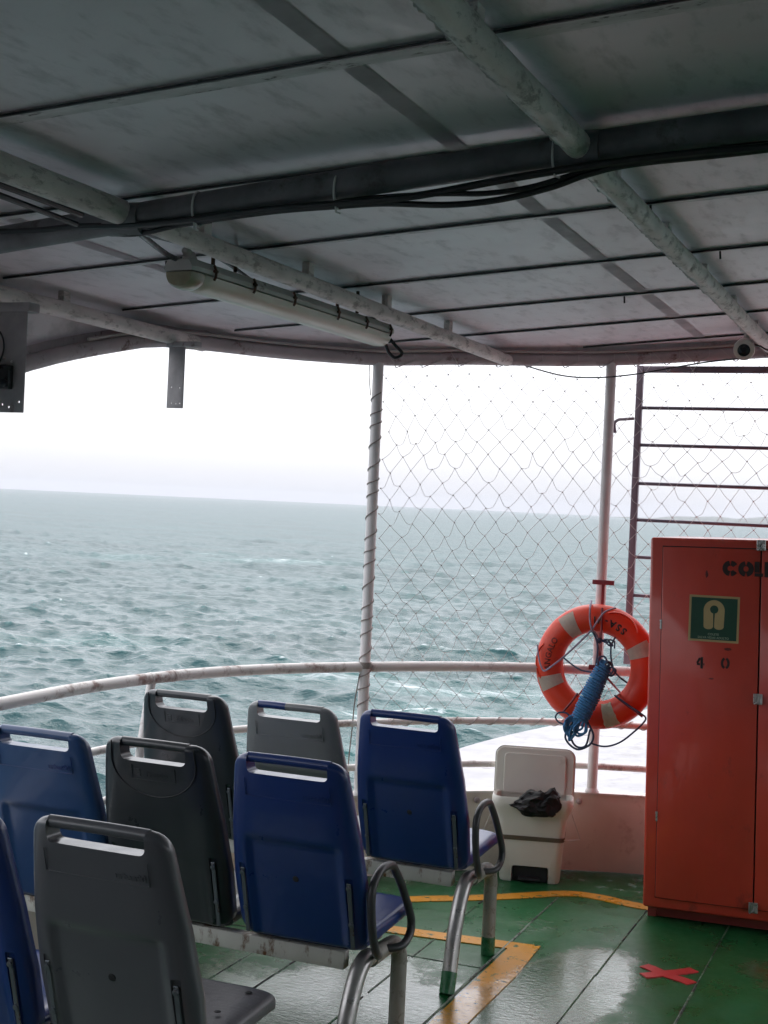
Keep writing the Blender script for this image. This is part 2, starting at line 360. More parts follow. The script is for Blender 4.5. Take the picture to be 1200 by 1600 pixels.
def text_bm(s, size, ext, bold=0.0, ax='CENTER', sp=1.0):
    c = bpy.data.curves.new('t', 'FONT'); c.body = s; c.size = size; c.extrude = ext; c.offset = bold; c.align_x = ax; c.space_character = sp; c.resolution_u = 4
    o = bpy.data.objects.new('t', c); COL.objects.link(o); bpy.context.view_layer.update()
    me = bpy.data.meshes.new_from_object(o.evaluated_get(bpy.context.evaluated_depsgraph_get()))
    b = bmesh.new(); b.from_mesh(me); bpy.data.objects.remove(o); bpy.data.curves.remove(c); bpy.data.meshes.remove(me)
    return b
def boolean(bmA, cutters):
    """Cut holes and recesses out of bmA and give back a new bmesh."""
    a = bpy.data.objects.new('a', bpy.data.meshes.new('a')); bmA.to_mesh(a.data); bmA.free(); COL.objects.link(a); tmp = [a]
    for cb in cutters:
        bmesh.ops.recalc_face_normals(cb, faces=cb.faces)
        c = bpy.data.objects.new('c', bpy.data.meshes.new('c')); cb.to_mesh(c.data); cb.free(); COL.objects.link(c); tmp.append(c)
        md = a.modifiers.new('b', 'BOOLEAN'); md.object = c; md.operation = 'DIFFERENCE'; md.solver = 'EXACT'
    bpy.context.view_layer.update()
    me = bpy.data.meshes.new_from_object(a.evaluated_get(bpy.context.evaluated_depsgraph_get()))
    b = bmesh.new(); b.from_mesh(me)
    for o in tmp:
        d = o.data; bpy.data.objects.remove(o); bpy.data.meshes.remove(d)
    bpy.data.meshes.remove(me)
    for f in b.faces: f.material_index = 0
    return b
FRONT = Matrix(((1, 0, 0, 0), (0, 0, -1, 0), (0, 1, 0, 0), (0, 0, 0, 1)))      # drawing plane XY -> upright XZ, extrusion towards -Y

# ------------------------------------------------------------------ plan curve of the boat's rounded end
XC = 0.45
half = [(-2.93, -6.0), (-2.95, 0.0), (-2.96, 2.4), (-2.97, 3.8), (-2.985, 4.3), (-2.95, 4.7), (-2.87, 5.04), (-2.70, 5.40), (-2.42, 5.76), (-2.13, 6.06), (-1.81, 6.30), (-1.51, 6.45), (-1.03, 6.58), (-.30, 6.67), (XC, 6.69)]
full = half + [(2 * XC - x, y) for x, y in half[-2::-1]]
PLAN = [Vector((p.x, p.y, 0)) for p in smooth_path([(x, y, 0) for x, y in full], 6)]
def plan_len():
    L = [0]
    for a, b in zip(PLAN, PLAN[1:]): L.append(L[-1] + (b - a).length)
    return L
PL = plan_len()
def s_of_x(x):                                   # arc length at a given x on the front-left part of the curve
    for i in range(len(PLAN) - 1):
        if PLAN[i].y > 3.0 and PLAN[i].x <= x <= PLAN[i + 1].x:
            return PL[i] + (PL[i + 1] - PL[i]) * (x - PLAN[i].x) / max(1e-6, PLAN[i + 1].x - PLAN[i].x)
def plan_at(s):
    for i in range(len(PL) - 1):
        if PL[i + 1] >= s:
            return PLAN[i].lerp(PLAN[i + 1], (s - PL[i]) / (PL[i + 1] - PL[i]))
    return PLAN[-1].copy()
def plan_nrm(s):                                 # points inboard
    d = (plan_at(min(s + .03, PL[-1])) - plan_at(max(0, s - .03))).normalized()
    return Vector((d.y, -d.x, 0))
def offset_plan(off, lo=None, hi=None, step=.06):
    lo = 0 if lo is None else lo; hi = PL[-1] if hi is None else hi; n = max(2, int((hi - lo) / step))
    return [plan_at(lo + (hi - lo) * k / n) + plan_nrm(lo + (hi - lo) * k / n) * off for k in range(n + 1)]

# ------------------------------------------------------------------ sea, land
SEA = -3.1
def build_sea():
    rng = np.random.default_rng(11)
    f = FPX * 1024 / 1600; h = EYE - SEA
    # rings about one picture row apart, columns dense in the view and sparse elsewhere
    ys = np.concatenate([np.linspace(h * f / 7.0, h * f / 14, 40)[:-1], np.arange(h * f / 14, h * f / 160, -.55), np.arange(h * f / 160, h * f / 5000, -.9)])
    rr = h * f / ys
    dr = np.gradient(rr)
    a0 = -TH
    az = np.concatenate([np.linspace(a0 - math.pi, a0 - .42, 90)[:-1], np.linspace(a0 - .42, a0 + .42, 1000), np.linspace(a0 + .42, a0 + math.pi, 90)[1:]])
    RRg, AZ = np.meshgrid(rr, az, indexing='ij')
    X = RRg * np.sin(AZ); Y = RRg * np.cos(AZ); DR = np.repeat(dr[:, None], len(az), 1); DA = RRg * np.gradient(az)[None, :]
    Zs = np.zeros_like(X); DX = np.zeros_like(X); DY = np.zeros_like(X); J = np.zeros_like(X); UN = np.full_like(X, .0004)
    wd = R(-22.3 + 180 + 24)                     # the sea runs towards the boat, a little from the right
    N = 150
    lam = np.exp(rng.uniform(math.log(.4), math.log(11), N))
    th = wd + rng.normal(0, R(34), N); ph = rng.uniform(0, 2 * math.pi, N)
    st = np.interp(np.log(lam), np.log([.4, 1.2, 2.5, 5, 11]), [.038, .042, .030, .019, .009])
    for l, t, p, s in zip(lam, th, ph, st):
        k = 2 * math.pi / l; a = s / k
        de = np.maximum(DR * abs(math.cos(t - a0)), DA * .5)
        w = np.clip(l / (.40 * de) - .5, 0, 1); wr = np.clip(l / (1.5 * de) - .7, 0, 1)
        q = k * (X * math.sin(t) + Y * math.cos(t)) + p
        c = np.cos(q) * w; sn = np.sin(q) * w
        UN += .5 * s * s * (1 - wr * wr); Zs += a * c; DX -= a * sn * math.sin(t) * 1.0; DY -= a * sn * math.cos(t) * 1.0; J += s * c
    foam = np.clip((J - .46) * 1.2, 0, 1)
    random.seed(8)
    for (px, py, rx, ry, a) in ((790, 1022, 2.2, 1.6, .85), (640, 1118, 2.4, 1.4, .7), (735, 1078, 3.0, 1.5, .6), (560, 1060, 3, 1.5, .45), (425, 877, 6, 3, .6), (345, 866, 2.5, 2, .5), (620, 1180, 2, 1.5, .6), (190, 870, 3, 3, .4), (1000, 1130, 3, 3, .6), (160, 1000, 3, 2, .4)):
        c0 = at_z(px, py, SEA); u = (X - c0.x) * math.cos(R(-28)) - (Y - c0.y) * math.sin(R(-28)); v = (X - c0.x) * math.sin(R(-28)) + (Y - c0.y) * math.cos(R(-28))
        foam = np.maximum(foam, a * .82 * np.exp(-(u / rx) ** 2 - (v / ry) ** 2))      # broken water
    V = np.stack([X + DX, Y + DY, Zs + SEA], -1).reshape(-1, 3)
    nr, na = X.shape
    i, j = np.meshgrid(np.arange(nr - 1), np.arange(na), indexing='ij'); j2 = (j + 1) % na
    Fq = np.stack([i * na + j, (i + 1) * na + j, (i + 1) * na + j2, i * na + j2], -1).reshape(-1, 4)[:, ::-1]
    # last and first azimuth meet at the back: skip the duplicate column
    keep = (j.reshape(-1) < na - 1); Fq = Fq[keep]
    me = bpy.data.meshes.new('sea'); me.vertices.add(len(V)); me.vertices.foreach_set('co', V.ravel())
    me.loops.add(Fq.size); me.loops.foreach_set('vertex_index', Fq.ravel())
    me.polygons.add(len(Fq)); me.polygons.foreach_set('loop_start', np.arange(0, Fq.size, 4)); me.polygons.foreach_set('loop_total', np.full(len(Fq), 4))
    me.polygons.foreach_set('use_smooth', np.ones(len(Fq), bool))
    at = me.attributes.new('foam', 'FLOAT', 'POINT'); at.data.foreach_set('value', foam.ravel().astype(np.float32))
    ar = me.attributes.new('chop', 'FLOAT', 'POINT'); ar.data.foreach_set('value', np.clip((2 * UN) ** .25, .08, .68).ravel().astype(np.float32))   # slopes too fine for the mesh
    me.update(calc_edges=True); me.validate()
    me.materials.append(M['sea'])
    o = bpy.data.objects.new('sea', me); COL.objects.link(o); o['kind'] = 'structure'
build_sea()

def build_land():
    bm = bmesh.new(); n = 160; r1, r2 = 2300, 2800; prev = None
    for k in range(n + 1):
        a = R(-13 + 45 * k / n); s = k / n
        hgt = 18 * min(1, s * 7) * (.55 + .45 * noise.noise(Vector((s * 6, 1.3, 0)))) + 5 * noise.noise(Vector((s * 40, 4, 0))) + 1.2 * noise.noise(Vector((s * 160, 9, 0)))
        hgt = max(.5, hgt)
        pts = [Vector((r * math.sin(a), r * math.cos(a), SEA + z)) for r, z in ((r1, -1), (r1 + 40, hgt * .55), (r1 + 200, hgt), (r2, -1))]
        cur = [bm.verts.new(p) for p in pts]
        if prev:
            for q in range(3): bm.faces.new((prev[q], cur[q], cur[q + 1], prev[q + 1]))
        prev = cur
    o = obj('hills', bm, M['land']); o['kind'] = 'structure'
build_land()

# ------------------------------------------------------------------ hull, deck, bulwark
def build_hull():
    L = [(-3.62, -7), (-3.66, 2), (-3.69, 7), (-3.70, 9.6), (-3.72, 10.6), (-3.65, 11.3), (-3.46, 12.25), (-3.05, 13.75), (-2.3, 15.4), (-1.25, 17.0), (-.3, 18.1), (XC, 18.5)]
    P = smooth_path([(x, y, 0) for x, y in L], 6)
    poly = [(p.x, p.y) for p in P] + [(2 * XC - p.x, p.y) for p in P[-2::-1]]
    bm = bmesh.new(); bm2 = []
    rings = []
    for z, k in ((-4.0, .86), (-2.4, .93), (-.42, .995), (-.36, 1.0), (-.325, 1.0), (-.30, .992)):
        rings.append([bm.verts.new((XC + (x - XC) * k, y if y < 12 else 12 + (y - 12) * (1 - (1 - k) * 2.2), z)) for x, y in poly])
    # cambered foredeck: successive inner rings
    for k, z in ((.8, -.255), (.55, -.215), (.25, -.19)):
        rings.append([bm.verts.new((XC + (x - XC) * k, 6 + (y - 6) * (1 - (1 - k) * .25), z)) for x, y in poly])
    n = len(poly)
    for A, B in zip(rings, rings[1:]):
        for i in range(n): bm.faces.new((A[i], A[(i + 1) % n], B[(i + 1) % n], B[i]))
    bm.faces.new(rings[-1])
    h = obj('foredeck', bm, M['hull'], sharp=30); h['kind'] = 'structure'
    # raised weld lines on the white foredeck
    b = bmesh.new()
    for x0, y0, x1, y1 in ((-3.2, 8.2, .3, 8.2), (-3.2, 10.0, .3, 10.0), (-3.0, 12, .3, 12), (-1.2, 7, -1.2, 16), (-2.4, 7, -2.3, 13.5)):
        pts = []
        for k in range(13):
            x = x0 + (x1 - x0) * k / 12; y = y0 + (y1 - y0) * k / 12; f = abs(x - XC) / 4.15
            pts.append((x, y, -.30 + .112 * max(0, 1 - f) ** .8 + .0))
        tube(b, pts, .012, 6)
    obj('weld_line', b, M['plate'], h)
build_hull()

def build_deck():
    bm = bmesh.new()
    pl = offset_plan(-.02)
    prism(bm, [(p.x, p.y) for p in pl][::-1], -.16, 0.0)
    for f in bm.faces:
        if f.normal.z < -.5 or abs(f.normal.z) < .5: pass
    random.seed(3)
    for x in (-2.66, -2.34, -2.16, -1.795, -1.522, -1.13, -.775, -.41, -.05, .3, .7, 1.1, 1.5, 1.9):
        y = -1.0; lim = 6.3 if x > -1.3 else 6.1 - (abs(x) - 1.3) * .75
        while y < lim:
            ln = random.uniform(.35, 1.6); r = random.uniform(.0028, .0052) * (1.3 if abs(x + 1.522) < .01 else 1)
            y1 = min(lim, y + ln)
            tube(bm, [(x + random.uniform(-.002, .002), y, .0), (x, (y + y1) / 2, .0005), (x + random.uniform(-.002, .002), y1, .0)], r, 6, mi=1)
            y = y1 + random.choice((0, 0, .05))
    for y in (3.36, 4.86, 2.0):
        tube(bm, [(-2.9, y, 0), (-1.53, y + .01, 0)], .003, 6, mi=1)
    d = obj('deck', bm, [M['deck'], M['seam']], smooth=False); d['kind'] = 'structure'
    b = bmesh.new()
    line = [at_z(*q, 0) for q in ((640, 1406), (700, 1404.5), (760, 1403), (820, 1400), (870, 1397), (905, 1398), (945, 1404.5), (1008, 1418))]
    line = [(-2.75, 4.95, 0), (-2.45, 5.25, 0)] + line + [(-.6, 5.98, 0), (.2, 6.02, 0), (1.5, 5.98, 0)]
    stroke(b, [(p[0], p[1]) for p in smooth_path(line, 4)], .078, .0003, .004)
    stroke(b, [(-2.85, 5.045), (-2.2, 5.10), (-1.9, 5.135), (-1.42, 5.185)], .085, .0003, .0042)
    prism(b, [(-1.505, 2.0), (-1.40, 2.0), (-1.392, 4.4), (-1.385, 4.85), (-1.40, 5.226), (-1.505, 5.143)], .0003, .0046)
    k = obj('floor_marking', b, M['yellow'], smooth=False); k['kind'] = 'structure'
    b = bmesh.new()
    A, B, C_, D_ = (at_z(*q, 0) for q in ((1006, 1510), (1080, 1538), (1084, 1517), (1004, 1526)))
    def wob(a, c):
        return [(a.x + (c.x - a.x) * t + .004 * math.sin(9 * t), a.y + (c.y - a.y) * t + .004 * math.cos(7 * t)) for t in [q / 8 for q in range(9)]]
    stroke(b, wob(A, B), .052, .0002, .0042); stroke(b, wob(C_, D_), .050, .0002, .0046)
    tag(obj('tape_cross', b, M['redtape'], smooth=False), 'red cross marked on the wet green deck in front of the red locker', 'floor cross')
build_deck()

def ribbon_wall(bm, s0, s1, off0, off1, z0, z1, mi=0, step=.06):
    A = offset_plan(off0, s0, s1, step); B = offset_plan(off1, s0, s1, step)
    rows = [[bm.verts.new((p.x, p.y, z)) for p in q] for q, z in ((A, z0), (A, z1), (B, z1), (B, z0))]
    n = len(A)
    for r in range(4):
        P, Q = rows[r], rows[(r + 1) % 4]
        for i in range(n - 1): bm.faces.new((P[i], Q[i], Q[i + 1], P[i + 1])).material_index = mi
    bm.faces.new([r[0] for r in rows]); bm.faces.new([r[-1] for r in rows][::-1])
bm = bmesh.new(); ribbon_wall(bm, 0, PL[-1], 0.012, -.045, .004, .368)
bw = tag(obj('bulwark', bm, M['bulwark'], sharp=30), 'low stained white steel bulwark along the deck edge under the railing', 'bulwark')
bm = bmesh.new(); ribbon_wall(bm, 0, PL[-1], 0.020, -.053, .368, .377)
obj('capping', bm, M['railpaint'], bw, sharp=30)

# ------------------------------------------------------------------ guard rail and posts
P1 = Vector((-2.42, 5.755, 0)); P2 = Vector((-1.512, 6.447, 0))
S1, S2 = s_of_x(-2.42), s_of_x(-1.512)
def zpath(off, z, s0=0, s1=None, step=.08):
    return [Vector((p.x, p.y, z)) for p in offset_plan(off, s0, s1, step)]
gr = thing('guard_rail', 'dirty white tubular railing curving round the open deck edge above the bulwark', 'railing', (-1.9, 6.2, .37))
bm = bmesh.new(); tube(bm, zpath(0, .958), .0235, 14)
for s in (s_of_x(-2.93) - .05, S2 - .45, S1 - 1.0):                     # weld collars
    tube(bm, [plan_at(s - .006) + Vector((0, 0, .958)), plan_at(s + .006) + Vector((0, 0, .958))], .0255, 14)
obj('top_rail', bm, M['railpaint'], gr)
bm = bmesh.new(); tube(bm, zpath(-.02, .70), .0165, 12); obj('middle_rail', bm, M['railpaint'], gr)
bm = bmesh.new(); tube(bm, zpath(-.02, .497), .0165, 12); obj('bottom_rail', bm, M['railpaint'], gr)
for s in (s_of_x(-2.95) , None):
    pass
for yy in (4.70, 3.74, 2.4, 1.0):
    i = min(range(len(PLAN) // 2), key=lambda k: abs(PLAN[k].y - yy) + (0 if PLAN[k].x < -2.8 else 9))
    p = PLAN[i]; bm = bmesh.new(); tube(bm, [(p.x, p.y - (.03 if yy == 4.70 else 0), .372), (p.x, p.y + (.10 if yy == 4.70 else 0), .94)], .018, 12)
    if yy == 4.71:
        prism(bm, [(p.x - .004, .372), (p.x + .012, .372), (p.x + .012, .9), (p.x - .004, .9)], -p.y - .07, -p.y - .01, mat4=Matrix(((1, 0, 0, 0), (0, 0, -1, 0), (0, 1, 0, 0), (0, 0, 0, 1))))
    obj('rail_post', bm, M['railpaint'], gr)
for x in (1.6, 2.6):
    bm = bmesh.new(); s = PL[-1] - s_of_x(2 * XC - x); p = plan_at(s); tube(bm, [(p.x, p.y, .372), (p.x, p.y, .94)], .019, 12); obj('rail_post', bm, M['railpaint'], gr)

def tall_post(p, ztop, label, drips):
    t = thing('roof_post', label, 'post', (p.x, p.y, .37), 'white tubular posts from bulwark to roof edge')
    bm = bmesh.new(); tube(bm, [(p.x, p.y, .377), (p.x, p.y, ztop)], .0245, 16)
    obj('shaft', bm, M['post'], t)
    bm = bmesh.new(); lathe(bm, [(.034, .377), (.034, .384), (.028, .392), (.0245, .40)], (p.x, p.y, 0), (0, 0, 1), 20); obj('foot_flange', bm, M['post'], t)
    return t
tall_post(P1, 2.34, 'white roof post wrapped in a spiral of lashing cord beside the open gap', 0)
tall_post(P2, 2.42, 'white roof post behind the orange lifebuoy', 0)

# ------------------------------------------------------------------ roof: sheet, ribs, joints, edge
def zs(x):
    u = x if x <= XC else 2 * XC - x
    return 2.613 + .075 * u - (.006 * max(0, u + .4) ** 2)
RIMZ = [(-9, 1.75), (0, 1.75), (2.6, 1.80), (3.2, 1.90), (3.8, 2.095), (4.05, 2.165), (4.3, 2.225), (4.7, 2.315), (5.03, 2.336)]      # left side, by Y (centre of edge pipe)
RIMX = [(-2.87, 2.336), (-2.42, 2.356), (-2.13, 2.397), (-1.51, 2.436), (-1.03, 2.478), (-.3, 2.53), (XC, 2.56)]                       # front, by X
def lerp_tab(tab, v):
    if v <= tab[0][0]: return tab[0][1]
    for (a, za), (b, zb_) in zip(tab, tab[1:]):
        if v <= b: return za + (zb_ - za) * (v - a) / (b - a)
    return tab[-1][1]
def rimz(p):
    x = p.x if p.x <= XC else 2 * XC - p.x
    return lerp_tab(RIMX, x) if p.y > 5.04 else lerp_tab(RIMZ, p.y)
def edge_x(y):                                                      # left edge of plan at given y
    best = None
    for a, b in zip(PLAN[:len(PLAN) // 2], PLAN[1:]):
        if a.y <= y <= b.y and b.y > a.y: best = a.x + (b.x - a.x) * (y - a.y) / (b.y - a.y)
    return best
def build_roof():
    bm = bmesh.new(); nx = 60
    Ys = [-6 + .25 * k for k in range(45)] + [5.1 + .1 * k for k in range(13)] + [6.36, 6.42, 6.48, 6.53, 6.57, 6.61, 6.64, 6.66, 6.678]
    rows, top = [], []
    for y in Ys:
        xl = edge_x(y) - .03; xr = 2 * XC - xl; ze = rimz(Vector((xl, y, 0))) + .03
        ra, rb = [], []
        xin = max(xl + .06, -2.92) if y < 5.04 else xl + .1
        xs = [xl, xl + (xin - xl) * .3, xl + (xin - xl) * .65] + [xin + (2 * XC - 2 * xin) * k / nx for k in range(nx + 1)]
        xs += [2 * XC - xs[2], 2 * XC - xs[1], xr]
        for x in xs:
            u = x if x <= XC else 2 * XC - x
            z = zs(x)
            if u < xin:
                t = (u - xl) / (xin - xl); t = t if y > 5.04 else math.sin(t * math.pi / 2)
                z = ze + (zs(xin) - ze) * t
            ra.append(bm.verts.new((x, y, z))); rb.append(bm.verts.new((x, y, z + .035)))
        rows.append(ra); top.append(rb)
    m = len(rows[0])
    for i in range(len(rows) - 1):
        for j in range(m - 1):
            bm.faces.new((rows[i][j], rows[i + 1][j], rows[i + 1][j + 1], rows[i][j + 1]))
            bm.faces.new((top[i][j], top[i][j + 1], top[i + 1][j + 1], top[i + 1][j]))
        for j, q in ((0, 1), (m - 1, 0)):
            f = (rows[i][j], top[i][j], top[i + 1][j], rows[i + 1][j]); bm.faces.new(f if q else f[::-1])
    for i, q in ((0, 0), (len(rows) - 1, 1)):
        for j in range(m - 1):
            f = (rows[i][j], rows[i][j + 1], top[i][j + 1], top[i][j]); bm.faces.new(f if q else f[::-1])
    c = obj('ceiling', bm, M['ceiling'], sharp=60); c['kind'] = 'structure'
    # ribs: flat bars hung just under the sheet, running across the boat
    random.seed(5)
    for y in (-3.0, -2.33, -1.66, -1.0, -.33, .33, 1.0, 1.67, 2.335, 3.03, 3.72, 4.43, 5.085, 5.735, 6.37):
        b = bmesh.new(); xl = (edge_x(y) if y < 6.6 else -.8); xl = -2.915 if y < 5 else xl + .06
        n = 60; X = [xl + (2 * XC - 2 * xl) * k / n for k in range(n + 1)]; L = []
        wid = .05 if y < 3 else .034
        for x in X:
            w = .0025 * noise.noise(Vector((x * 2.3, y, 0)))
            z = zs(x); dz = .0095 + .0025 * noise.noise(Vector((x * 1.7, y * 3, 5)))
            L.append([b.verts.new((x, y - .006 + w, z - .0005)), b.verts.new((x, y - .006 + w, z - dz)), b.verts.new((x, y + wid + w, z - dz + .004)), b.verts.new((x, y + wid + w, z - .0005))])
        for A, B in zip(L, L[1:]):
            for k in range(3): b.faces.new((A[k], A[k + 1], B[k + 1], B[k]))
            # dark line along the edge facing inboard
        g0 = [(x, y - .010 + .0025 * noise.noise(Vector((x * 2.3, y, 0))), zs(x) - .007) for x in X]
        tube(b, g0, .0036, 5, mi=1)
        for k in range(2):
            x = random.uniform(-2.7, -.2); tube(b, [(x, y, zs(x) - .01), (x + .002, y, zs(x) - .035)], .0035, 5, mi=1)
        obj('rib', b, [M['rib'], M['cable']], c, sharp=30)
    for x in (-2.40, -1.085, .22, 1.5):
        b = bmesh.new(); n = 70; L = []
        yl = 6.62 if x > -2 else 5.75
        for k in range(n + 1):
            y = -5.8 + (yl + 5.8) * k / n; z = zs(x) - .0035
            L.append([b.verts.new((x - .022, y, zs(x - .022) - .0035)), b.verts.new((x + .022, y, zs(x + .022) - .0035))])
        for A, B in zip(L, L[1:]): b.faces.new((A[0], B[0], B[1], A[1]))
        bmesh.ops.solidify(b, geom=b.faces[:], thickness=.003)
        obj('joint_strip', b, M['joint'], c)
    # fascia and edge pipe
    b = bmesh.new(); lo, hi = [], []
    i5 = [i for i, p in enumerate(PLAN) if p.y > 2.6]
    for i in range(i5[0], i5[-1] + 1):
        p = PLAN[i]; z = rimz(p); zt = zs(max(min(p.x, 2 * XC + 2.9), -2.9)) + .03
        lo.append(b.verts.new((p.x, p.y, z))); hi.append(b.verts.new((p.x, p.y, max(zt, z + .04) if p.y > 5.04 else z + .06)))
    for k in range(len(lo) - 1): b.faces.new((lo[k], hi[k], hi[k + 1], lo[k + 1]))
    bmesh.ops.solidify(b, geom=b.faces[:], thickness=.006)
    obj('fascia', b, M['rim'], c, sharp=30)
    return c
CEIL = build_roof()
t = thing('roof_edge_pipe', 'mauve grey edge pipe bending round the front of the roof', 'pipe', (-1.9, 6.2, 2.4))
bm = bmesh.new()
pts = [Vector((p.x, p.y, rimz(p))) for p in PLAN if p.y > 2.7 and p.y > 0]
pts = pts[::2]
tube(bm, pts, .030, 14); obj('pipe', bm, M['rim'], t)
bm = bmesh.new()
for a, q in zip(PLAN, PLAN[1:]):
    pass
front = [p for p in PLAN if p.y > 4.3]
tube(bm, [Vector((p.x, p.y, rimz(p) + .034)) + Vector((.02 if p.x < XC else -.02, -.022, 0)) for p in front[::2]], .006, 6)
obj('seal_bead', bm, M['lash'], t)

def zp(x): return zs(x) - .066                  # centre height of pipes slung under the sheet
def fa_pipe(x, z, y0, y1, r, label, collars=()):
    t = thing('roof_pipe', label, 'pipe', (x, y0, z), 'painted pipes running along under the roof')
    b = bmesh.new(); n = int((y1 - y0) / .12)
    tube(b, [(x + .004 * noise.noise(Vector((x, k * .3, 1))), y0 + (y1 - y0) * k / n, z) for k in range(n + 1)], r, 16)
    for k in range(int((y1 - y0) / .67)):               # short packing lugs that hold the pipe to the sheet, with bolts
        y = y0 + .35 + k * .67
        if y < y1 - .05: box(b, x - .012, x + .012, y - .02, y + .02, z + r * .7, zs(x) - .0015)
    obj('pipe', b, M['pipe'], t)
    # ragged bead of old sealant along the outboard side
    b = bmesh.new(); random.seed(int(abs(x) * 100)); y = y0 + .02
    while y < y1 - .05:
        ln = random.uniform(.012, .05); rr = random.uniform(.003, .007)
        tube(b, [(x - r * .93, y, z - r * .22), (x - r * 1.0 - random.uniform(0, .004), y + ln / 2, z - r * .25), (x - r * .93, y + ln, z - r * .22)], rr, 5)
        y += ln * random.uniform(.8, 1.3)
    obj('sealant_bead', b, M['lash'], t)
    return t
BEAMY = 2.95
fa_pipe(-.782, 2.500, -3.5, BEAMY - .03, .030, 'flaking pipe above the aisle, cut by the top of the photo, meeting the crossbeam')
fa_pipe(-.795, 2.503, BEAMY + .03, 6.50, .029, 'flaking pipe from the crossbeam to the roof edge above the security camera')
fa_pipe(-1.945, 2.399, .0, BEAMY - .03, .032, 'grey pipe with two black cables beneath, left of the crossbeam joint')
fa_pipe(-1.942, 2.399, BEAMY + .03, 6.17, .028, 'pipe running beside the fluorescent lamp to the roof edge')
fa_pipe(-2.90, 2.330, 1.0, 5.0, .030, 'outermost grey pipe carrying the hanging plates along the open side')
bt = thing('roof_beam', 'big dark grey crossbeam pipe with black cables tied underneath', 'beam', (-1.5, BEAMY, 2.44))
def zbm(x): return 2.562 + .0736 * min(x, XC) - .008 * min(x, XC) ** 2 - (.0736 * max(0, x - XC))
bm = bmesh.new(); tube(bm, [(x / 10, BEAMY, zbm(x / 10)) for x in range(-28, 37)], .035, 18); obj('pipe', bm, M['beam'], bt)
bm = bmesh.new(); tube(bm, [(x / 10, BEAMY + .012, zbm(x / 10) + .034) for x in range(-28, 37)], .006, 6); obj('sealant_bead', bm, M['lash'], bt)
bm = bmesh.new()
for x in (-1.945, -.785): lathe(bm, [(.041, -.05), (.042, 0), (.041, .05)], (x, BEAMY, zbm(x) - .002), (1, 0, 0), 18)
obj('joint_sleeve', bm, M['beam'], bt)

# ------------------------------------------------------------------ cables
def cable(label, pts, r, m='cable', n=10, group='black cables under the roof'):
    b = bmesh.new(); tube(b, smooth_path(pts, n), r, 8)
    o = obj('cable', b, M[m]); return tag(o, label, 'cable', group)
U = lambda px, py, dy=0: at_y(px, py, BEAMY - .03 + dy)
cable('thick black cable hugging the underside of the crossbeam', [U(-60, 362), U(0, 362), U(60, 360), U(120, 354), U(200, 352), U(300, 343), U(420, 327), U(530, 318), U(650, 306), U(780, 282), U(900, 262), U(1000, 248), U(1100, 237), U(1260, 222), *[(x, BEAMY - .03, zbm(x) - .05) for x in (.4, 1.2, 2.2)]], .009)
cable('black cable sagging lowest below the crossbeam right of the white tie', [U(310, 346, .02), U(430, 330, .02), U(530, 322, .02), U(600, 318, .02), U(700, 320, .02), U(780, 312, .02), U(860, 293, .02), U(920, 272, .02), U(1000, 255, .02), U(1240, 228, .02), *[(x, BEAMY - .03, zbm(x) - .05) for x in (.4, 1.2, 2.2)]], .0075)
cable('black cable looping between the crossbeam and the lowest cable', [U(430, 324, .04), U(560, 311, .04), U(680, 303, .04), U(760, 302, .04), U(830, 292, .04), U(900, 272, .04), U(1000, 250, .04), U(1240, 218, .04), *[(x, BEAMY - .03, zbm(x) - .05) for x in (.4, 1.2, 2.2)]], .0065)
cable('thinner black cable under the left end of the crossbeam crossing the pipe joint', [U(-60, 368, .03), U(0, 367, .03), U(80, 360, .03), U(150, 362, .03), U(210, 366, .03), U(280, 352, .03), U(330, 345, .03)], .0065)
for k, (dx, dz, lab) in enumerate(((-.052, -.028, 'thick black cable slung along the left side of the grey pipe'), (-.066, -.046, 'black cable slung lowest along the left side of the grey pipe'))):
    cable(lab, [(-1.945 + dx, y, 2.399 + dz + .006 * math.sin(y * 3 + k)) for y in (.4, .9, 1.4, 1.9, 2.3, 2.6, 2.83)], .0085 if k == 0 else .0075)
LX, LZ = -2.04, 2.335                            # lamp axis
cable('black cable dropping from the crossbeam joint into the lamp end', [U(215, 362, .03), at_y(235, 378, 3.15), at_y(262, 398, 3.35), at_y(292, 412, 3.52)], .008)
cable('black cable running along the fluorescent lamp and curling into a loop at its far end', [at_y(222, 364, 3.02), at_y(300, 385, 3.35), at_y(350, 408, 3.7), at_y(400, 443, 4.05), at_y(445, 470, 4.3), at_y(490, 488, 4.5), at_y(530, 496, 4.65), at_y(565, 496, 4.75), at_y(590, 503, 4.8), at_y(600, 518, 4.82), at_y(618, 540, 4.84), at_y(628, 552, 4.85), at_y(618, 559, 4.85), at_y(608, 551, 4.84), at_y(603, 538, 4.83), at_y(601, 522, 4.82)], .0065)
cable('thin dark wire drooping below the roof edge from post to camera', [at_y(790, 560, 6.3), at_y(830, 574, 6.35), at_y(880, 587, 6.38), at_y(930, 590, 6.38), at_y(990, 585, 6.40), at_y(1060, 573, 6.40), at_y(1110, 565, 6.40), at_y(1160, 560, 6.38)], .0035)
cable('black cable from the security camera along the last pipe', [at_y(1172, 538, 6.3), at_y(1186, 540, 6.25), at_y(1200, 547, 6.2), at_y(1230, 552, 6.2)], .004)
tg = 'pale cable ties on the crossbeam'
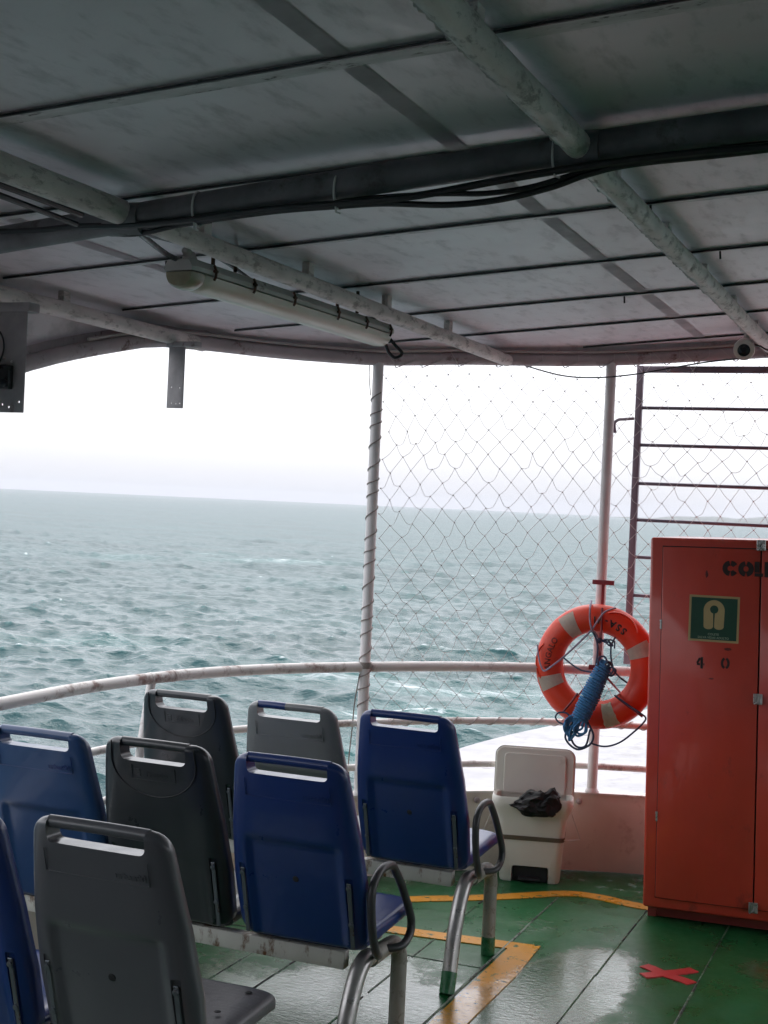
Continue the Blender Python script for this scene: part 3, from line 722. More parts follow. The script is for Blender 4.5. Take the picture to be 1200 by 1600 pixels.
for (px, py, lab) in ((309, 342, 'pale cable tie with a short tail near the pipe joint'), (529, 315, 'white cable tie at the middle of the crossbeam'), (868, 258, 'grey cable tie below the right pipe joint')):
    b = bmesh.new(); c = U(px, py, .02); tube(b, [c + Vector((0, .03 * math.cos(a), .034 + .042 * math.sin(a) - .01)) for a in [R(360 * k / 18) for k in range(18)]], .0028, 6, closed=True)
    tube(b, [c + Vector((0, -.02, -.005)), c + Vector((.006, -.024, -.03)), c + Vector((.018, -.026, -.034))], .0025, 5)
    tag(obj('cable_tie', b, M['tie']), lab, 'cable tie', tg)

# ------------------------------------------------------------------ fluorescent lamp
def build_lamp():
    a = Vector((-2.075, 3.42, 2.345)); e = Vector((-2.02, 4.83, 2.345)); d = (e - a).normalized(); L = (e - a).length
    sx = Vector((d.y, -d.x, 0)); up = Vector((0, 0, 1))
    t = thing('fluorescent_lamp', 'weathered fluorescent batten lamp with yellowed cover hung beside the pipe', 'lamp', tuple((a + e) / 2))
    def sweep(b, prof, h0, h1, n=2, r0=0):
        rings = []
        hs = [h0, h0 + .012, h0 + .03] + [h0 + .03 + (h1 - h0 - .06) * k / 8 for k in range(1, 8)] + [h1 - .03, h1 - .012, h1]
        for h in hs:
            k = min(h - h0, h1 - h) / .03; k = 1 if k >= 1 else .86 + .14 * math.sqrt(max(0, 1 - (1 - k) ** 2))
            rings.append([b.verts.new(a + d * h + sx * x * k + up * z * k) for x, z in prof])
        n = len(prof)
        for A, B in zip(rings, rings[1:]):
            for i in range(n): b.faces.new((A[i], A[(i + 1) % n], B[(i + 1) % n], B[i]))
        b.faces.new(rings[0][::-1]); b.faces.new(rings[-1])
    b = bmesh.new(); sweep(b, [(-.053, .0), (.053, .0), (.055, .012), (.042, .034), (-.042, .034), (-.055, .012)], 0, L); obj('housing', b, M['housing'], t, sharp=30)
    m, tt, bs = new_mat('yellowed_cover'); g = NT(tt)
    g.link(g.mix(g.rng(g.noise(5, 5), .35, .7), (0.82, 0.74, 0.64), (0.74, 0.61, 0.49)), bs.inputs['Base Color']); bs.inputs['Roughness'].default_value = .3
    b = bmesh.new(); pr = [(.049 * math.cos(R(q)), -.004 - .046 * math.sin(R(q)) ** .8 if 0 < q < 180 else -.004) for q in range(0, 181, 15)]
    sweep(b, pr[::-1], .080, L - .012); obj('diffuser', b, m, t, sharp=50)
    m2, tt, bs = new_mat('murky_end_cap'); g = NT(tt)
    g.link(g.mix(g.rng(g.noise(14, 4), .35, .7), (0.42, 0.38, 0.26), (0.26, 0.22, 0.14)), bs.inputs['Base Color']); bs.inputs['Roughness'].default_value = .25
    b = bmesh.new(); sweep(b, [(x * 1.02, z * 1.03) for x, z in pr[::-1]], .004, .078); obj('end_cap', b, m2, t, sharp=50)
    for h in (.11, .34, .60, .92, 1.15, 1.36):
        b = bmesh.new(); c = a + d * h + sx * .053
        tube(b, [c + up * .03, c + sx * .008 + up * .012, c + sx * .006 - up * .006, c - up * .014 + sx * .001], .004, 6); tube(b, [c + up * .012 + sx * .006 - d * .008, c + up * .012 + sx * .006 + d * .008], .005, 6)
        obj('clip', b, M['clip'], t)
    b = bmesh.new()
    lathe(b, [(.020, 0), (.020, .02), (.014, .024), (.014, .04), (.009, .045)], a + d * .05 + up * .034 + sx * .01, (d * -.7 + up * .7), 12); obj('cable_gland', b, M['housing'], t)
    for h in (.25, 1.1):
        c = a + d * h; top = zs(c.x) - .002
        for q in (-.04, .04):
            b = bmesh.new(); p = c + sx * q; tube(b, [Vector((p.x, p.y, p.z + .035)), Vector((p.x, p.y, top))], .006, 6)
            obj('hanger_rod', b, M['clip'], t)
build_lamp()

# ------------------------------------------------------------------ security camera, hanging plates
c = at_y(1163, 545, 6.22)
t = thing('security_camera', 'small white bullet security camera under the roof edge pointing at the deck', 'camera', tuple(c))
dv = Vector((.10, -.93, -.22)).normalized()
bm = bmesh.new(); lathe(bm, [(.030, -.075), (.040, -.068), (.045, -.03), (.047, .03), (.045, .052), (.038, .055)], c, dv, 24); obj('body', bm, M['camwhite'], t)
bm = bmesh.new(); lathe(bm, [(.0275, .0545), (.0275, .0575), (.015, .0585), (.012, .061)], c, dv, 24); obj('lens', bm, M['lens'], t)
bm = bmesh.new(); tube(bm, smooth_path([c + Vector((0, .02, .03)), c + Vector((.004, .03, .055)), Vector((c.x + .006, c.y + .03, zs(c.x) - .006))], 5), .014, 12)
lathe(bm, [(.034, 0), (.034, .008), (.02, .014)], (c.x + .006, c.y + .03, zs(c.x) - .001), (0, 0, -1), 18); obj('mount', bm, M['camwhite'], t)

def holes(bm, spots, y, m): pass
YP = 3.58
pl, pr_ = at_y(-60, 478, YP), at_y(42, 490, YP)
t = thing('hanging_plate', 'wide grey steel plate with a black socket box hanging at the left edge', 'bracket plate', (-2.8, YP, 2.28))
x1 = at_y(40, 565, YP).x; x0 = x1 - .20; zt_, zb_ = at_y(42, 487, YP).z, at_y(36, 645, YP).z
bm = bmesh.new(); rbox(bm, x0, x1, YP - .003, YP + .003, zb_, zt_, .0025, 2)
cut = []
hol = [at_y(*q, YP) for q in ((8, 560), (19, 565), (4, 632), (14, 636), (30, 628))]
for h in hol:
    cb = bmesh.new(); lathe(cb, [(.0045, -.02), (.0045, .02)], (h.x, YP, h.z), (0, 1, 0), 10); cut.append(cb)
bm = boolean(bm, cut); obj('plate', bm, M['plate'], t, sharp=30)
bm = bmesh.new(); q0, q1 = at_y(-14, 571, YP), at_y(21, 609, YP); rbox(bm, q0.x, q1.x, YP - .028, YP - .0035, q1.z, q0.z, .004, 2)
lathe(bm, [(.012, 0), (.012, .012), (.007, .014)], (q1.x - .012, YP - .027, q1.z + .018), (0, -1, 0), 14); obj('socket_box', bm, M['blackbox'], t, sharp=30)
bm = bmesh.new(); tube(bm, smooth_path([at_y(0, 518, YP - .01), at_y(5, 530, YP - .012), at_y(6, 545, YP - .012), at_y(1, 562, YP - .01), at_y(-4, 572, YP - .014)], 6), .0028, 6); obj('lead', bm, M['cable'], t)
bm = bmesh.new(); rbox(bm, x0, x1 + .01, YP - .006, YP + .05, zt_ + .001, zt_ + .03, .004, 2); obj('angle_bar', bm, M['plate'], t, sharp=30)
YS = 4.75
a_, b_ = at_y(264, 547, YS), at_y(285, 638, YS)
t = thing('hanging_strap', 'narrow grey steel strap hanging alone against the white sky', 'bracket plate', (a_.x, YS, a_.z))
bm = bmesh.new(); rbox(bm, a_.x + .001, b_.x + .002, YS - .003, YS + .003, b_.z, a_.z + .02, .0025, 2); cut = []
for q in ((268, 605), (281, 606), (268, 630), (275, 631), (281, 630)):
    h = at_y(*q, YS); cb = bmesh.new(); lathe(cb, [(.003, -.02), (.003, .02)], (h.x, YS, h.z), (0, 1, 0), 8); cut.append(cb)
bm = boolean(bm, cut); obj('plate', bm, M['plate'], t, sharp=30)
bm = bmesh.new(); rbox(bm, a_.x - .01, b_.x + .06, YS - .008, YS + .03, a_.z + .012, a_.z + .034, .004, 2)
for dx in (.015, .065): lathe(bm, [(.008, 0), (.008, .006)], (a_.x + dx, YS - .008, a_.z + .023), (0, -1, 0), 8)
obj('clamp', bm, M['plate'], t, sharp=30)

# ------------------------------------------------------------------ safety net
def build_net():
    random.seed(21)
    t = thing('safety_net', 'diamond mesh safety net stretched between roof edge and railing', 'net', (P2.x, P2.y, .7))
    sA = S1 + .03; width, hgt = .106, .1235; ncol, nrow = 26, 26
    def pos(i, j):                                # i in half widths, j in half heights down
        s = sA + .01 + i * width / 2; base = plan_at(s); n = plan_nrm(s)
        dn = .04 * noise.noise(Vector((s * 1.4, j * .16, 2))); dx = .030 * noise.noise(Vector((s * 2.1, j * .35, 7))); dz = .026 * noise.noise(Vector((s * 1.9, j * .3, 13)))
        zt = rimz(base) - .03
        z = zt - .05 - j * hgt / 2 + dz
        tng = Vector((-n.y, n.x, 0)) * -1
        return Vector((base.x, base.y, z)) + n * (dn - .004) + tng * dx
    bm = bmesh.new(); kn = bm; K = {}
    for j in range(nrow):
        for i in range(j % 2, 2 * ncol, 2):
            p = pos(i, j)
            if p.z < .72: continue
            K[i, j] = p
    for (i, j), p in K.items():
        lathe(kn, [(.001, -.004), (.0030, -.002), (.0030, .002), (.001, .004)], p, (1, .2, 0), 6)
        for di in (-1, 1):
            q = K.get((i + di, j + 1))
            if q is None: continue
            sag = random.random() ** 3 * .030; md = (p + q) / 2 + Vector((random.uniform(-.3, .3) * sag, random.uniform(-.2, .2) * sag, -sag))
            tube(bm, smooth_path([p, md, q], 2) if sag > .002 else [p, q], 0.00108, 4, cap=False)
        if j == 0:                                # hung from the edge pipe
            b = plan_at(sA + i * width / 2); z = rimz(b)
            for sg in (-1, 1): tube(bm, [p, p + Vector((sg * .035, .01 * sg, .05))], 0.00108, 4, cap=False)
    obj('mesh_cord', bm, M['cord'], t)
    b = bmesh.new(); s = sA; k = 0; prev = None; pts = []
    while s < PL[-1] / 2 + .2:                    # zigzag lashing over the edge pipe
        base = plan_at(s); n = plan_nrm(s); z = rimz(base)
        up_ = Vector((base.x, base.y, z + .022 + random.uniform(-.006, .008))) + n * .026
        dn = Vector((base.x, base.y, z - .036 - random.uniform(0, .018))) + n * .012
        mid = Vector((base.x, base.y, z - .012)) + n * .0325
        s2 = s + random.uniform(.045, .075); b2 = plan_at(s2); n2 = plan_nrm(s2)
        tube(b, [up_, mid.lerp(Vector((b2.x, b2.y, rimz(b2) - .012)) + n2 * .0325, .5), Vector((b2.x, b2.y, rimz(b2) - .04)) + n2 * .012], .0022, 5)
        s3 = s2 + random.uniform(.04, .09); b3 = plan_at(s3); n3 = plan_nrm(s3)
        tube(b, [Vector((b2.x, b2.y, rimz(b2) - .04)) + n2 * .012, Vector((b3.x, b3.y, rimz(b3) - .010)) + n3 * .0325, Vector((b3.x, b3.y, rimz(b3) + .022)) + n3 * .026], .0022, 5)
        s = s3 + random.choice((0, .01, .05))
    obj('edge_lashing', b, M['lash'], t)
    b = bmesh.new(); pts = []; turns = 19; z0, z1 = .72, 2.22
    for k in range(turns * 14):
        a = 2 * math.pi * k / 14; u = k / (turns * 14); z = z0 + (z1 - z0) * (u + .012 * math.sin(u * 31)); pts.append((P1.x + .0268 * math.cos(a), P1.y + .0268 * math.sin(a), z))
    tube(b, pts, .0028, 5)
    for k in range(5): a = k * .7; tube(b, [(P1.x + .028 * math.cos(q), P1.y + .028 * math.sin(q), .955 + .006 * k) for q in [a + .5 * m for m in range(13)]], .003, 5)
    tube(b, smooth_path([(P1.x - .03, P1.y - .03, 2.33), (P1.x - .035, P1.y - .02, 2.28), (P1.x - .026, P1.y - .015, 2.19)], 5), .002, 5)
    # loose double cord hanging outside the post below the rail
    tube(b, smooth_path([(P1.x - .01, P1.y - .03, .93), (P1.x - .03, P1.y - .028, .8), (P1.x - .04, P1.y - .02, .68), (P1.x - .05, P1.y - .02, .5), (P1.x - .035, P1.y, .38)], 6), .003, 5)
    obj('post_lashing', b, M['lashdark'], t)
    b = bmesh.new(); pts = []; s = S1 + .04
    while s < PL[-1] / 2 - .2:
        for k in range(12):
            a = 2 * math.pi * k / 12; q = s + .105 * k / 12; p = plan_at(q) + plan_nrm(q) * (-.02 + .019 * math.cos(a)); pts.append((p.x, p.y, .70 + .019 * math.sin(a)))
        s += .105
    tube(b, pts, .0022, 5); obj('rail_lashing', b, M['lash'], t)
build_net()

# ------------------------------------------------------------------ ladder-like gate frame
YL = 6.585
A0, A1 = at_y(997, 578, YL), at_y(981, 1030, YL)
t = thing('ladder_frame', 'mauve grey barred metal frame standing on the railing behind the locker', 'ladder', (A1.x, YL, .985))
lx = (A0.x + A1.x) / 2 + .004; rx = lx + 1.05; ztop = A0.z
bm = bmesh.new(); rbox(bm, lx - .015, lx + .017, YL - .015, YL + .015, .985, ztop + .02, .003, 2); obj('stile', bm, M['ladder'], t, sharp=30)
bm = bmesh.new(); rbox(bm, rx - .017, rx + .015, YL - .015, YL + .015, .985, ztop + .02, .003, 2); obj('stile', bm, M['ladder'], t, sharp=30)
bm = bmesh.new(); rbox(bm, lx + .0175, rx - .0175, YL - .014, YL + .014, ztop - .013, ztop + .018, .003, 2); obj('top_bar', bm, M['ladder'], t, sharp=30)
for py in (637, 695, 755, 812, 870, 930):
    z = at_y(990, py, YL).z; bm = bmesh.new(); tube(bm, [(lx + .008, YL, z), (rx - .008, YL, z)], .0085, 10); obj('rung', bm, M['rung'], t)
bm = bmesh.new(); k = [at_y(961, 676, 6.47), at_y(960, 662, 6.48), at_y(966, 656, 6.50), at_y(976, 655, 6.54), at_y(990, 654, 6.575)]
tube(bm, smooth_path(k, 5), .0075, 8); obj('hook', bm, M['ladder'], t)

# ------------------------------------------------------------------ lifebuoy with its bracket and rope
YB = 6.335; BC = at_y(932, 1041.5, YB); RM, RT = .2265, .0655
ROT = R(-2.6)
def tor(phi, tau, extra=0.0):                     # phi clockwise from top as the picture shows it, tau around the tube (0 faces the viewer)
    rr = RM + (RT + extra) * math.sin(tau)
    return Vector((BC.x + rr * math.sin(phi), BC.y - (RT * .82 + extra) * math.cos(tau), BC.z + rr * math.cos(phi)))
def tor_patch(bm, p0, p1, t0, t1, ex, n=8, m=6):
    G = [[bm.verts.new(tor(p0 + (p1 - p0) * i / n, t0 + (t1 - t0) * j / m, ex)) for j in range(m + 1)] for i in range(n + 1)]
    for i in range(n):
        for j in range(m): bm.faces.new((G[i][j], G[i + 1][j], G[i + 1][j + 1], G[i][j + 1]))
t = thing('lifebuoy', 'orange ring lifebuoy with pale reflective patches hanging on the white post', 'lifebuoy', tuple(BC - Vector((0, 0, .29))))
bm = bmesh.new(); n, m = 72, 28
G = [[bm.verts.new(tor(2 * math.pi * i / n, 2 * math.pi * j / m)) for j in range(m)] for i in range(n)]
for i in range(n):
    for j in range(m): bm.faces.new((G[i][j], G[(i + 1) % n][j], G[(i + 1) % n][(j + 1) % m], G[i][(j + 1) % m]))
for ph in (30, 272):                              # moulded rope recesses show as raised lips
    tube(bm, [tor(R(ph + q), R(58 - .08 * q * q), .001) for q in range(-18, 19, 3)], .004, 6)
bmesh.ops.recalc_face_normals(bm, faces=bm.faces); obj('ring', bm, M['orange'], t, sharp=60)
for a, w, lab in ((-33, 17, None), (66, 16, None), (-112, 15, None)):
    bm = bmesh.new(); tor_patch(bm, R(a - w / 2), R(a + w / 2), R(-62), R(50), .0015); bmesh.ops.solidify(bm, geom=bm.faces[:], thickness=.001); obj('reflective_patch', bm, M['tape'], t)
bm = bmesh.new(); random.seed(2); tor_patch(bm, R(152), R(167), R(-52), R(56), .0025, 9, 9)
for v in bm.verts: v.co += Vector((random.uniform(-.0018, .0018), random.uniform(-.003, .001), random.uniform(-.0018, .0018)))
bmesh.ops.solidify(bm, geom=bm.faces[:], thickness=.001); obj('reflective_patch', bm, M['tapenew'], t, label='crinkled bright white reflective patch')
def ring_text(s, size, phi0, flip, tau0, m, bold=.0, sp=1.0):
    b = text_bm(s, size, .0, bold, sp=sp); bmesh.ops.subdivide_edges(b, edges=[e for e in b.edges if e.calc_length() > size * .25], cuts=1)
    for v in b.verts:
        x, y = v.co.x, v.co.y - size * .33
        if flip: x, y = -x, -y
        v.co = tor(R(phi0) + x / (RM * 1.03), R(tau0) + y / RT, .0018)
    bmesh.ops.solidify(b, geom=b.faces[:], thickness=.0006); obj('lettering', b, M[m], t, smooth=False)
ring_text('SSA-VI', .044, 18, True, -4, 'ink', .0012, 1.45)
ring_text('ANGALO', .038, -77, False, -4, 'inkfade', .0006, 1.1)

t = thing('lifebuoy_bracket', 'maroon metal bracket with crossbars and hooks holding the lifebuoy', 'bracket', (P2.x, P2.y - .03, .9))
bm = bmesh.new(); YK = P2.y - .034
tp, bt_ = at_y(943, 908, YK), at_y(938, 1050, YK)
rbox(bm, tp.x - .007, tp.x + .007, YK - .006, YK + .006, bt_.z, tp.z, .002, 1); obj('upright', bm, M['maroon'], t, sharp=30)
bm = bmesh.new(); a_, b_ = at_y(926, 909, YK - .01), at_y(960, 908, YK - .01); rbox(bm, a_.x, b_.x, YK - .016, YK - .007, a_.z - .011, a_.z + .011, .002, 1); obj('crossbar', bm, M['maroon'], t, sharp=30)
bm = bmesh.new(); a_, b_ = at_y(920, 1042, YK - .01), at_y(948, 1042, YK - .01); rbox(bm, a_.x, b_.x, YK - .016, YK - .007, a_.z - .012, a_.z + .012, .002, 1); obj('crossbar', bm, M['maroon'], t, sharp=30)
YF = BC.y - RT - .012
for pts in (((938, 1052, YK), (922, 1064, YK), (904, 1086, YB), (902, 1084, YF), (892, 1098, YF), (879, 1113, YF)), ((946, 1056, YK), (958, 1070, YK), (970, 1083, YB), (962, 1088, YF), (982, 1104, YF), (1004, 1120, YF)), ((941, 950, YF + .03), (940, 985, YF), (938, 1005, YB), (937, 1020, YK))):
    bm = bmesh.new(); tube(bm, [at_y(*q) for q in pts], .0052, 8); obj('hook', bm, M['maroon'], t)

YR = YF - .012
def rope(label, pts, r=.0045, m='ropedark', group='cords strung across the lifebuoy'):
    b = bmesh.new(); P = smooth_path([at_y(*q) if len(q) == 3 and abs(q[0]) > 10 else q for q in pts], 8); tube(b, P, r, 6)
    tag(obj('cord', b, M[m]), label, 'rope', group)
rope('pale cord wrapped twice over the top of the lifebuoy', [(924, 939, YB), (922, 950, YF), (922, 970, YF - .004), (925, 984, YF), (930, 989, YB - .03), (936, 999, YB)], .0055, 'ropegray')
rope('blue grey cord knotted at the top right of the lifebuoy', [(962, 950, YF + .025), (955, 952, YF + .01), (944, 957, YF - .004), (934, 970, YF - .004), (927, 981, YF - .002), (924, 987, YB - .02)], .0045, 'ropegray')
rope('dark cord from the lifebuoy top down to its left inner edge', [(924, 985, YB - .05), (905, 1004, YB - .05), (880, 1027, YB - .05), (866, 1038, YF - .004), (851, 1048, YF - .004), (845, 1040, YF), (841, 1022, YF + .012), (840, 1008, YF + .03)], .0045, 'ropegray')
rope('dark cord sagging from the left inner edge to the rope hank', [(880, 1027, YB - .05), (892, 1037, YB - .05), (908, 1047, YB - .06), (924, 1050, YB - .07)], .004)
rope('dark cord hanging down the right inside of the lifebuoy', [(961, 996, YB - .03), (955, 1010, YB - .05), (955, 1030, YB - .06), (960, 1048, YB - .06), (968, 1058, YB - .06), (980, 1067, YB - .05)], .004)
rope('dark cord from the lifebuoy top knot to the rope hank', [(925, 985, YB - .05), (932, 1000, YB - .06), (934, 1016, YB - .07), (931, 1040, YR)], .005)
rope('dark cord sagging from the hank around below the lifebuoy to the locker side', [(925, 1162, YR), (940, 1166, YR), (955, 1165, YR), (972, 1158, YR), (990, 1144, YR + .02), (1003, 1132, YR + .04), (1009, 1122, YR + .06), (1000, 1114, YR), (985, 1104, YR), (968, 1092, YR), (960, 1086, YR)], .0042)
rope('dark cord looped around the lower left hook', [(880, 1113, YR), (872, 1114, YR), (868, 1121, YR), (874, 1129, YR), (886, 1132, YR), (893, 1124, YR), (886, 1115, YR), (878, 1113, YR)], .004)
bm = bmesh.new(); c = at_y(937, 1001, YB - .05); bmesh.ops.create_icosphere(bm, subdivisions=2, radius=.014, matrix=Matrix.Translation(c))
for k in range(4): tube(bm, smooth_path([c, c + Vector((.03 + .012 * k, -.01, .012 * (k % 2) - .005)), c + Vector((.05 + .008 * k, -.012, -.02 - .01 * (k % 2)))], 4), .004, 5)
tag(obj('knot', bm, M['ropedark']), 'dark blue knot with frayed ends tied to the bracket inside the ring', 'knot')

def build_hank():
    random.seed(9)
    top, bot = at_y(946, 1036, YR - .03), at_y(904, 1128, YR - .03)
    t = thing('rope_hank', 'coiled hank of blue rope hung diagonally in front of the lifebuoy', 'rope', tuple(bot))
    ax = (bot - top).normalized(); sx = ax.cross(Vector((0, 1, 0))).normalized(); sy = Vector((0, 1, 0)); L = (bot - top).length
    bm = bmesh.new(); turns = 24; pts = []; K = 16
    for k in range(turns * K + 1):
        u = k / (turns * K); a = 2 * math.pi * k / K; w = .031 + .007 * math.sin(u * math.pi) + .006 * u + .004 * noise.noise(Vector((k * .11, 0, 0)))
        pts.append(top + ax * (L * .02 + L * .94 * u + .006 * math.sin(a) + .004 * noise.noise(Vector((k * .05, 3, 0)))) + sx * w * math.cos(a) + sy * (w * .62) * math.sin(a))
    tube(bm, pts, .0053, 6)
    obj('wrapping', bm, M['rope'], t)
    bm = bmesh.new()
    for k in range(9):                            # strands that run the length of the hank, inside the wrapping
        o = random.uniform(-.022, .022); tube(bm, [top + ax * -.01 + sx * o, top + ax * L * .5 + sx * o, bot + ax * .012 + sx * o * 1.2], .0055, 6)
    for k in range(11):
        o = random.uniform(-.034, .036); d = random.uniform(.045, .115); w = random.uniform(.010, .030)
        a = bot - ax * .01 + sx * o
        tube(bm, smooth_path([a - sx * w * .5, a + ax * d * .6 - sx * w + sy * random.uniform(-.02, .02), a + ax * d, a + ax * d * .6 + sx * w, a + sx * w * .5], 7), .0052, 6)
    obj('bight', bm, M['rope'], t)
    bm = bmesh.new()
    for pts in (((898, 1125), (884, 1146), (887, 1160), (903, 1171), (922, 1163), (927, 1148), (918, 1128)), ((896, 1124), (892, 1150), (900, 1166), (915, 1165), (922, 1140))):
        tube(bm, smooth_path([at_y(x, y, YR - .025) for x, y in pts], 7), .005, 6)
    obj('loose_loop', bm, M['ropedark'], t)
    bm = bmesh.new()
    for pts in (((934, 1040), (936, 1028), (944, 1026), (948, 1034), (942, 1044)), ((940, 1046), (950, 1034), (956, 1040), (958, 1048), (950, 1056), (940, 1050)), ((934, 1048), (946, 1052), (956, 1056), (962, 1048), (956, 1042)), ((938, 1042), (944, 1034), (952, 1038), (950, 1048))):
        tube(bm, smooth_path([at_y(x, y, YR - .04 + random.uniform(-.015, .02)) for x, y in pts], 7), .0048, 6)
    obj('knotted_top', bm, M['ropedark'], t)
build_hank()

# ------------------------------------------------------------------ red locker
def build_locker():
    YF_ = 5.82; bl = at_y(1004, 1415, YF_)
    x0 = bl.x; z0, z1 = .05, 1.612; Wd, Dp = .98, .64
    t = thing('life_jacket_locker', 'tall red two door life jacket locker with black stencilled letters', 'locker', (x0, YF_, 0), inplace=False)
    t.rotation_euler = (0, R(-1.35), 0)
    def px(p, q):                                 # picture point on the locker front -> local x, z
        w = at_y(p, q, YF_) - Vector((x0, YF_, 0)); l = Matrix.Rotation(R(1.35), 3, 'Y') @ w; return l.x, l.z
    zt = px(1018, 839)[1]
    bm = bmesh.new(); rbox(bm, 0, Wd, .0, Dp, z0, zt, .012, 3); obj('body', bm, M['red'], t, sharp=40)
    bm = bmesh.new(); box(bm, .03, Wd - .03, .06, Dp - .03, .003, z0 - .001)
    box(bm, .015, .05, .045, .058, .003, z0 - .001); obj('plinth', bm, M['reddark'], t, smooth=False)
    dl, dt = px(1037, 854); dr, db = px(1189, 1428)[0], px(1026, 1401)[1]
    dr = px(1190, 862)[0]; db = px(1184, 1425)[1] - .0
    dz0 = px(1024, 1401)[1]
    D = [(dl, dr - .003), (dr + .003, Wd - dl)]
    for k, (a, b) in enumerate(D):
        bm = bmesh.new(); rbox(bm, a, b, -.013, -.0005, dz0, dt, .004, 2)
        d = obj('door', bm, M['red'], t, sharp=40)
        b2 = bmesh.new()                         # dark gap round the door leaf
        rbox(b2, a - .004, b + .004, -.0012, .001, dz0 - .004, dt + .004, .0008, 1); obj('gasket', b2, M['slot'], d, smooth=False)
        hx = a - .002 if k == 0 else b + .002
        for q in (975, 1275):
            z = px(1030, q)[1]; b2 = bmesh.new(); tube(b2, [(hx, -.011, z - .02), (hx, -.011, z + .02)], .0048, 8)
            tube(b2, [(hx, -.011, z + .012), (hx, -.011, z + .019)], .006, 8); obj('hinge', b2, M['chrome'] if k == 0 else M['red'], d)
    for q in (852, 1092, 1418):                   # latches over the gap between the doors
        x, z = px(1187 if q != 1418 else 1184, q); x = dr
        b2 = bmesh.new(); rbox(b2, x - .018, x + .018, -.020, -.0132, z - .022, z + .022, .002, 1); rbox(b2, x - .016, x - .004, -.030, -.0195, z - .012, z + .016, .002, 1); rbox(b2, x + .003, x + .014, -.032, -.0195, z - .016, z + .008, .002, 1)
        tube(b2, [(x - .012, -.033, z - .02), (x + .004, -.036, z - .006), (x + .006, -.034, z + .012)], .003, 6)
        obj('latch', b2, M['chrome'], t, sharp=30)
    # stencil letters, with bridges
    b2 = bmesh.new()
    def arc(cx, cz, rx, rz, a0, a1, w, n=10): stroke(b2, [(cx + rx * math.cos(R(a0 + (a1 - a0) * k / n)), cz + rz * math.sin(R(a0 + (a1 - a0) * k / n))) for k in range(n + 1)], w, .0132, .0141, mat4=FRONT)
    def bar(xa, za, xb, zb2, w): stroke(b2, [(xa, za), (xb, zb2)], w, .0132, .0141, mat4=FRONT)
    cx, cz = px(1142, 888); h = .062; w = .021; st = .067
    arc(cx, cz, .022, h / 2 - .009, 32, 84, w); arc(cx, cz, .022, h / 2 - .009, 98, 262, w); arc(cx, cz, .022, h / 2 - .009, 276, 328, w)
    ox = cx + st - .004; arc(ox, cz, .021, h / 2 - .009, 98, 262, w); arc(ox, cz, .021, h / 2 - .009, -82, 82, w)
    lx_ = ox + .0565; bar(lx_ - .012, cz - h / 2 + .017, lx_ - .012, cz + h / 2, w); bar(lx_ - .022, cz - h / 2 + .008, lx_ + .013, cz - h / 2 + .008, .014)
    ex = lx_ + .040; bar(ex - .012, cz - h / 2, ex - .012, cz + h / 2, w)
    for dz in (-h / 2 + .007, 0, h / 2 - .007): bar(ex + .002, cz + dz, ex + .022, cz + dz, .013)
    tx = ex + .058; bar(tx, cz - h / 2, tx, cz + h / 2 - .018, w); bar(tx - .024, cz + h / 2 - .008, tx + .024, cz + h / 2 - .008, .015)
    ex = tx + .050; bar(ex - .012, cz - h / 2, ex - .012, cz + h / 2, w)
    for dz in (-h / 2 + .007, 0, h / 2 - .007): bar(ex + .002, cz + dz, ex + .022, cz + dz, .013)
    fx, fz = px(1095, 1035)                       # 4
    bar(fx + .006, fz - .024, fx + .006, fz + .024, .010); bar(fx - .014, fz - .006, fx - .001, fz - .006, .009); bar(fx - .013, fz - .002, fx - .001, fz + .020, .009); bar(fx + .013, fz - .006, fx + .017, fz - .006, .009)
    zx, zz = px(1134, 1036); arc(zx, zz, .013, .020, 105, 255, .010); arc(zx, zz, .013, .020, -75, 75, .010)
    obj('stencil_lettering', b2, M['stencil'], t, smooth=False)
    for p, q, rx, rz in ((1105, 897, .006, .015), (1138, 1014, .016, .006), (1112, 1060, .010, .003)):
        b2 = bmesh.new(); x, z = px(p, q); random.seed(p); prism(b2, [(x + rx * math.cos(R(a)) * random.uniform(.7, 1.2), z + rz * math.sin(R(a)) * random.uniform(.8, 1.2)) for a in range(0, 360, 20)], .0131, .0136, mat4=FRONT)
        obj('paint_smudge', b2, M['smudge'], t, smooth=False)
    # green adult life jacket sticker
    (ax, az), (bx, bz) = px(1078, 929), px(1155, 1005); cxs = (ax + bx) / 2; wS = bx - ax; tilt = R(-.6)
    mt = Matrix.Translation((cxs, 0, (az + bz) / 2)) @ Matrix.Rotation(R(.8), 4, 'Y') @ FRONT
    hs = (az - bz) / 2; ws = wS / 2
    b2 = bmesh.new(); prism(b2, [(-ws, -hs), (ws, -hs), (ws, hs), (-ws, hs)], .0131, .0138, 0, mt)
    prism(b2, [(-ws + .009, -hs + .009), (ws - .009, -hs + .009), (ws - .009, hs - .009), (-ws + .009, hs - .009)], .0139, .0143, 1, mt)
    jw = .043; jt = hs - .018; jb = -hs + .052                                  # vest outline
    def vest(sg):
        o = [(0.002, jt)] if 0 else []
        pts = [(sg * .0022, jb + .030), (sg * .0022, jb + .012)]
        pts += [(sg * (.0215 - .0195 * math.cos(R(a))), jb + .012 - .012 * math.sin(R(a))) for a in range(0, 181, 20)]
        pts += [(sg * jw * math.cos(R(a)), jt - jw + jw * math.sin(R(a))) for a in range(0, 91, 10)]
        pts += [(sg * .017 * math.cos(R(a)), jt - jw + .004 + .017 * math.sin(R(a))) for a in range(90, -86, -12)]
        return pts if sg > 0 else pts
    for sg in (1, -1):
        p = vest(sg); prism(b2, p if sg > 0 else p[::-1], .0144, .0147, 0, mt)
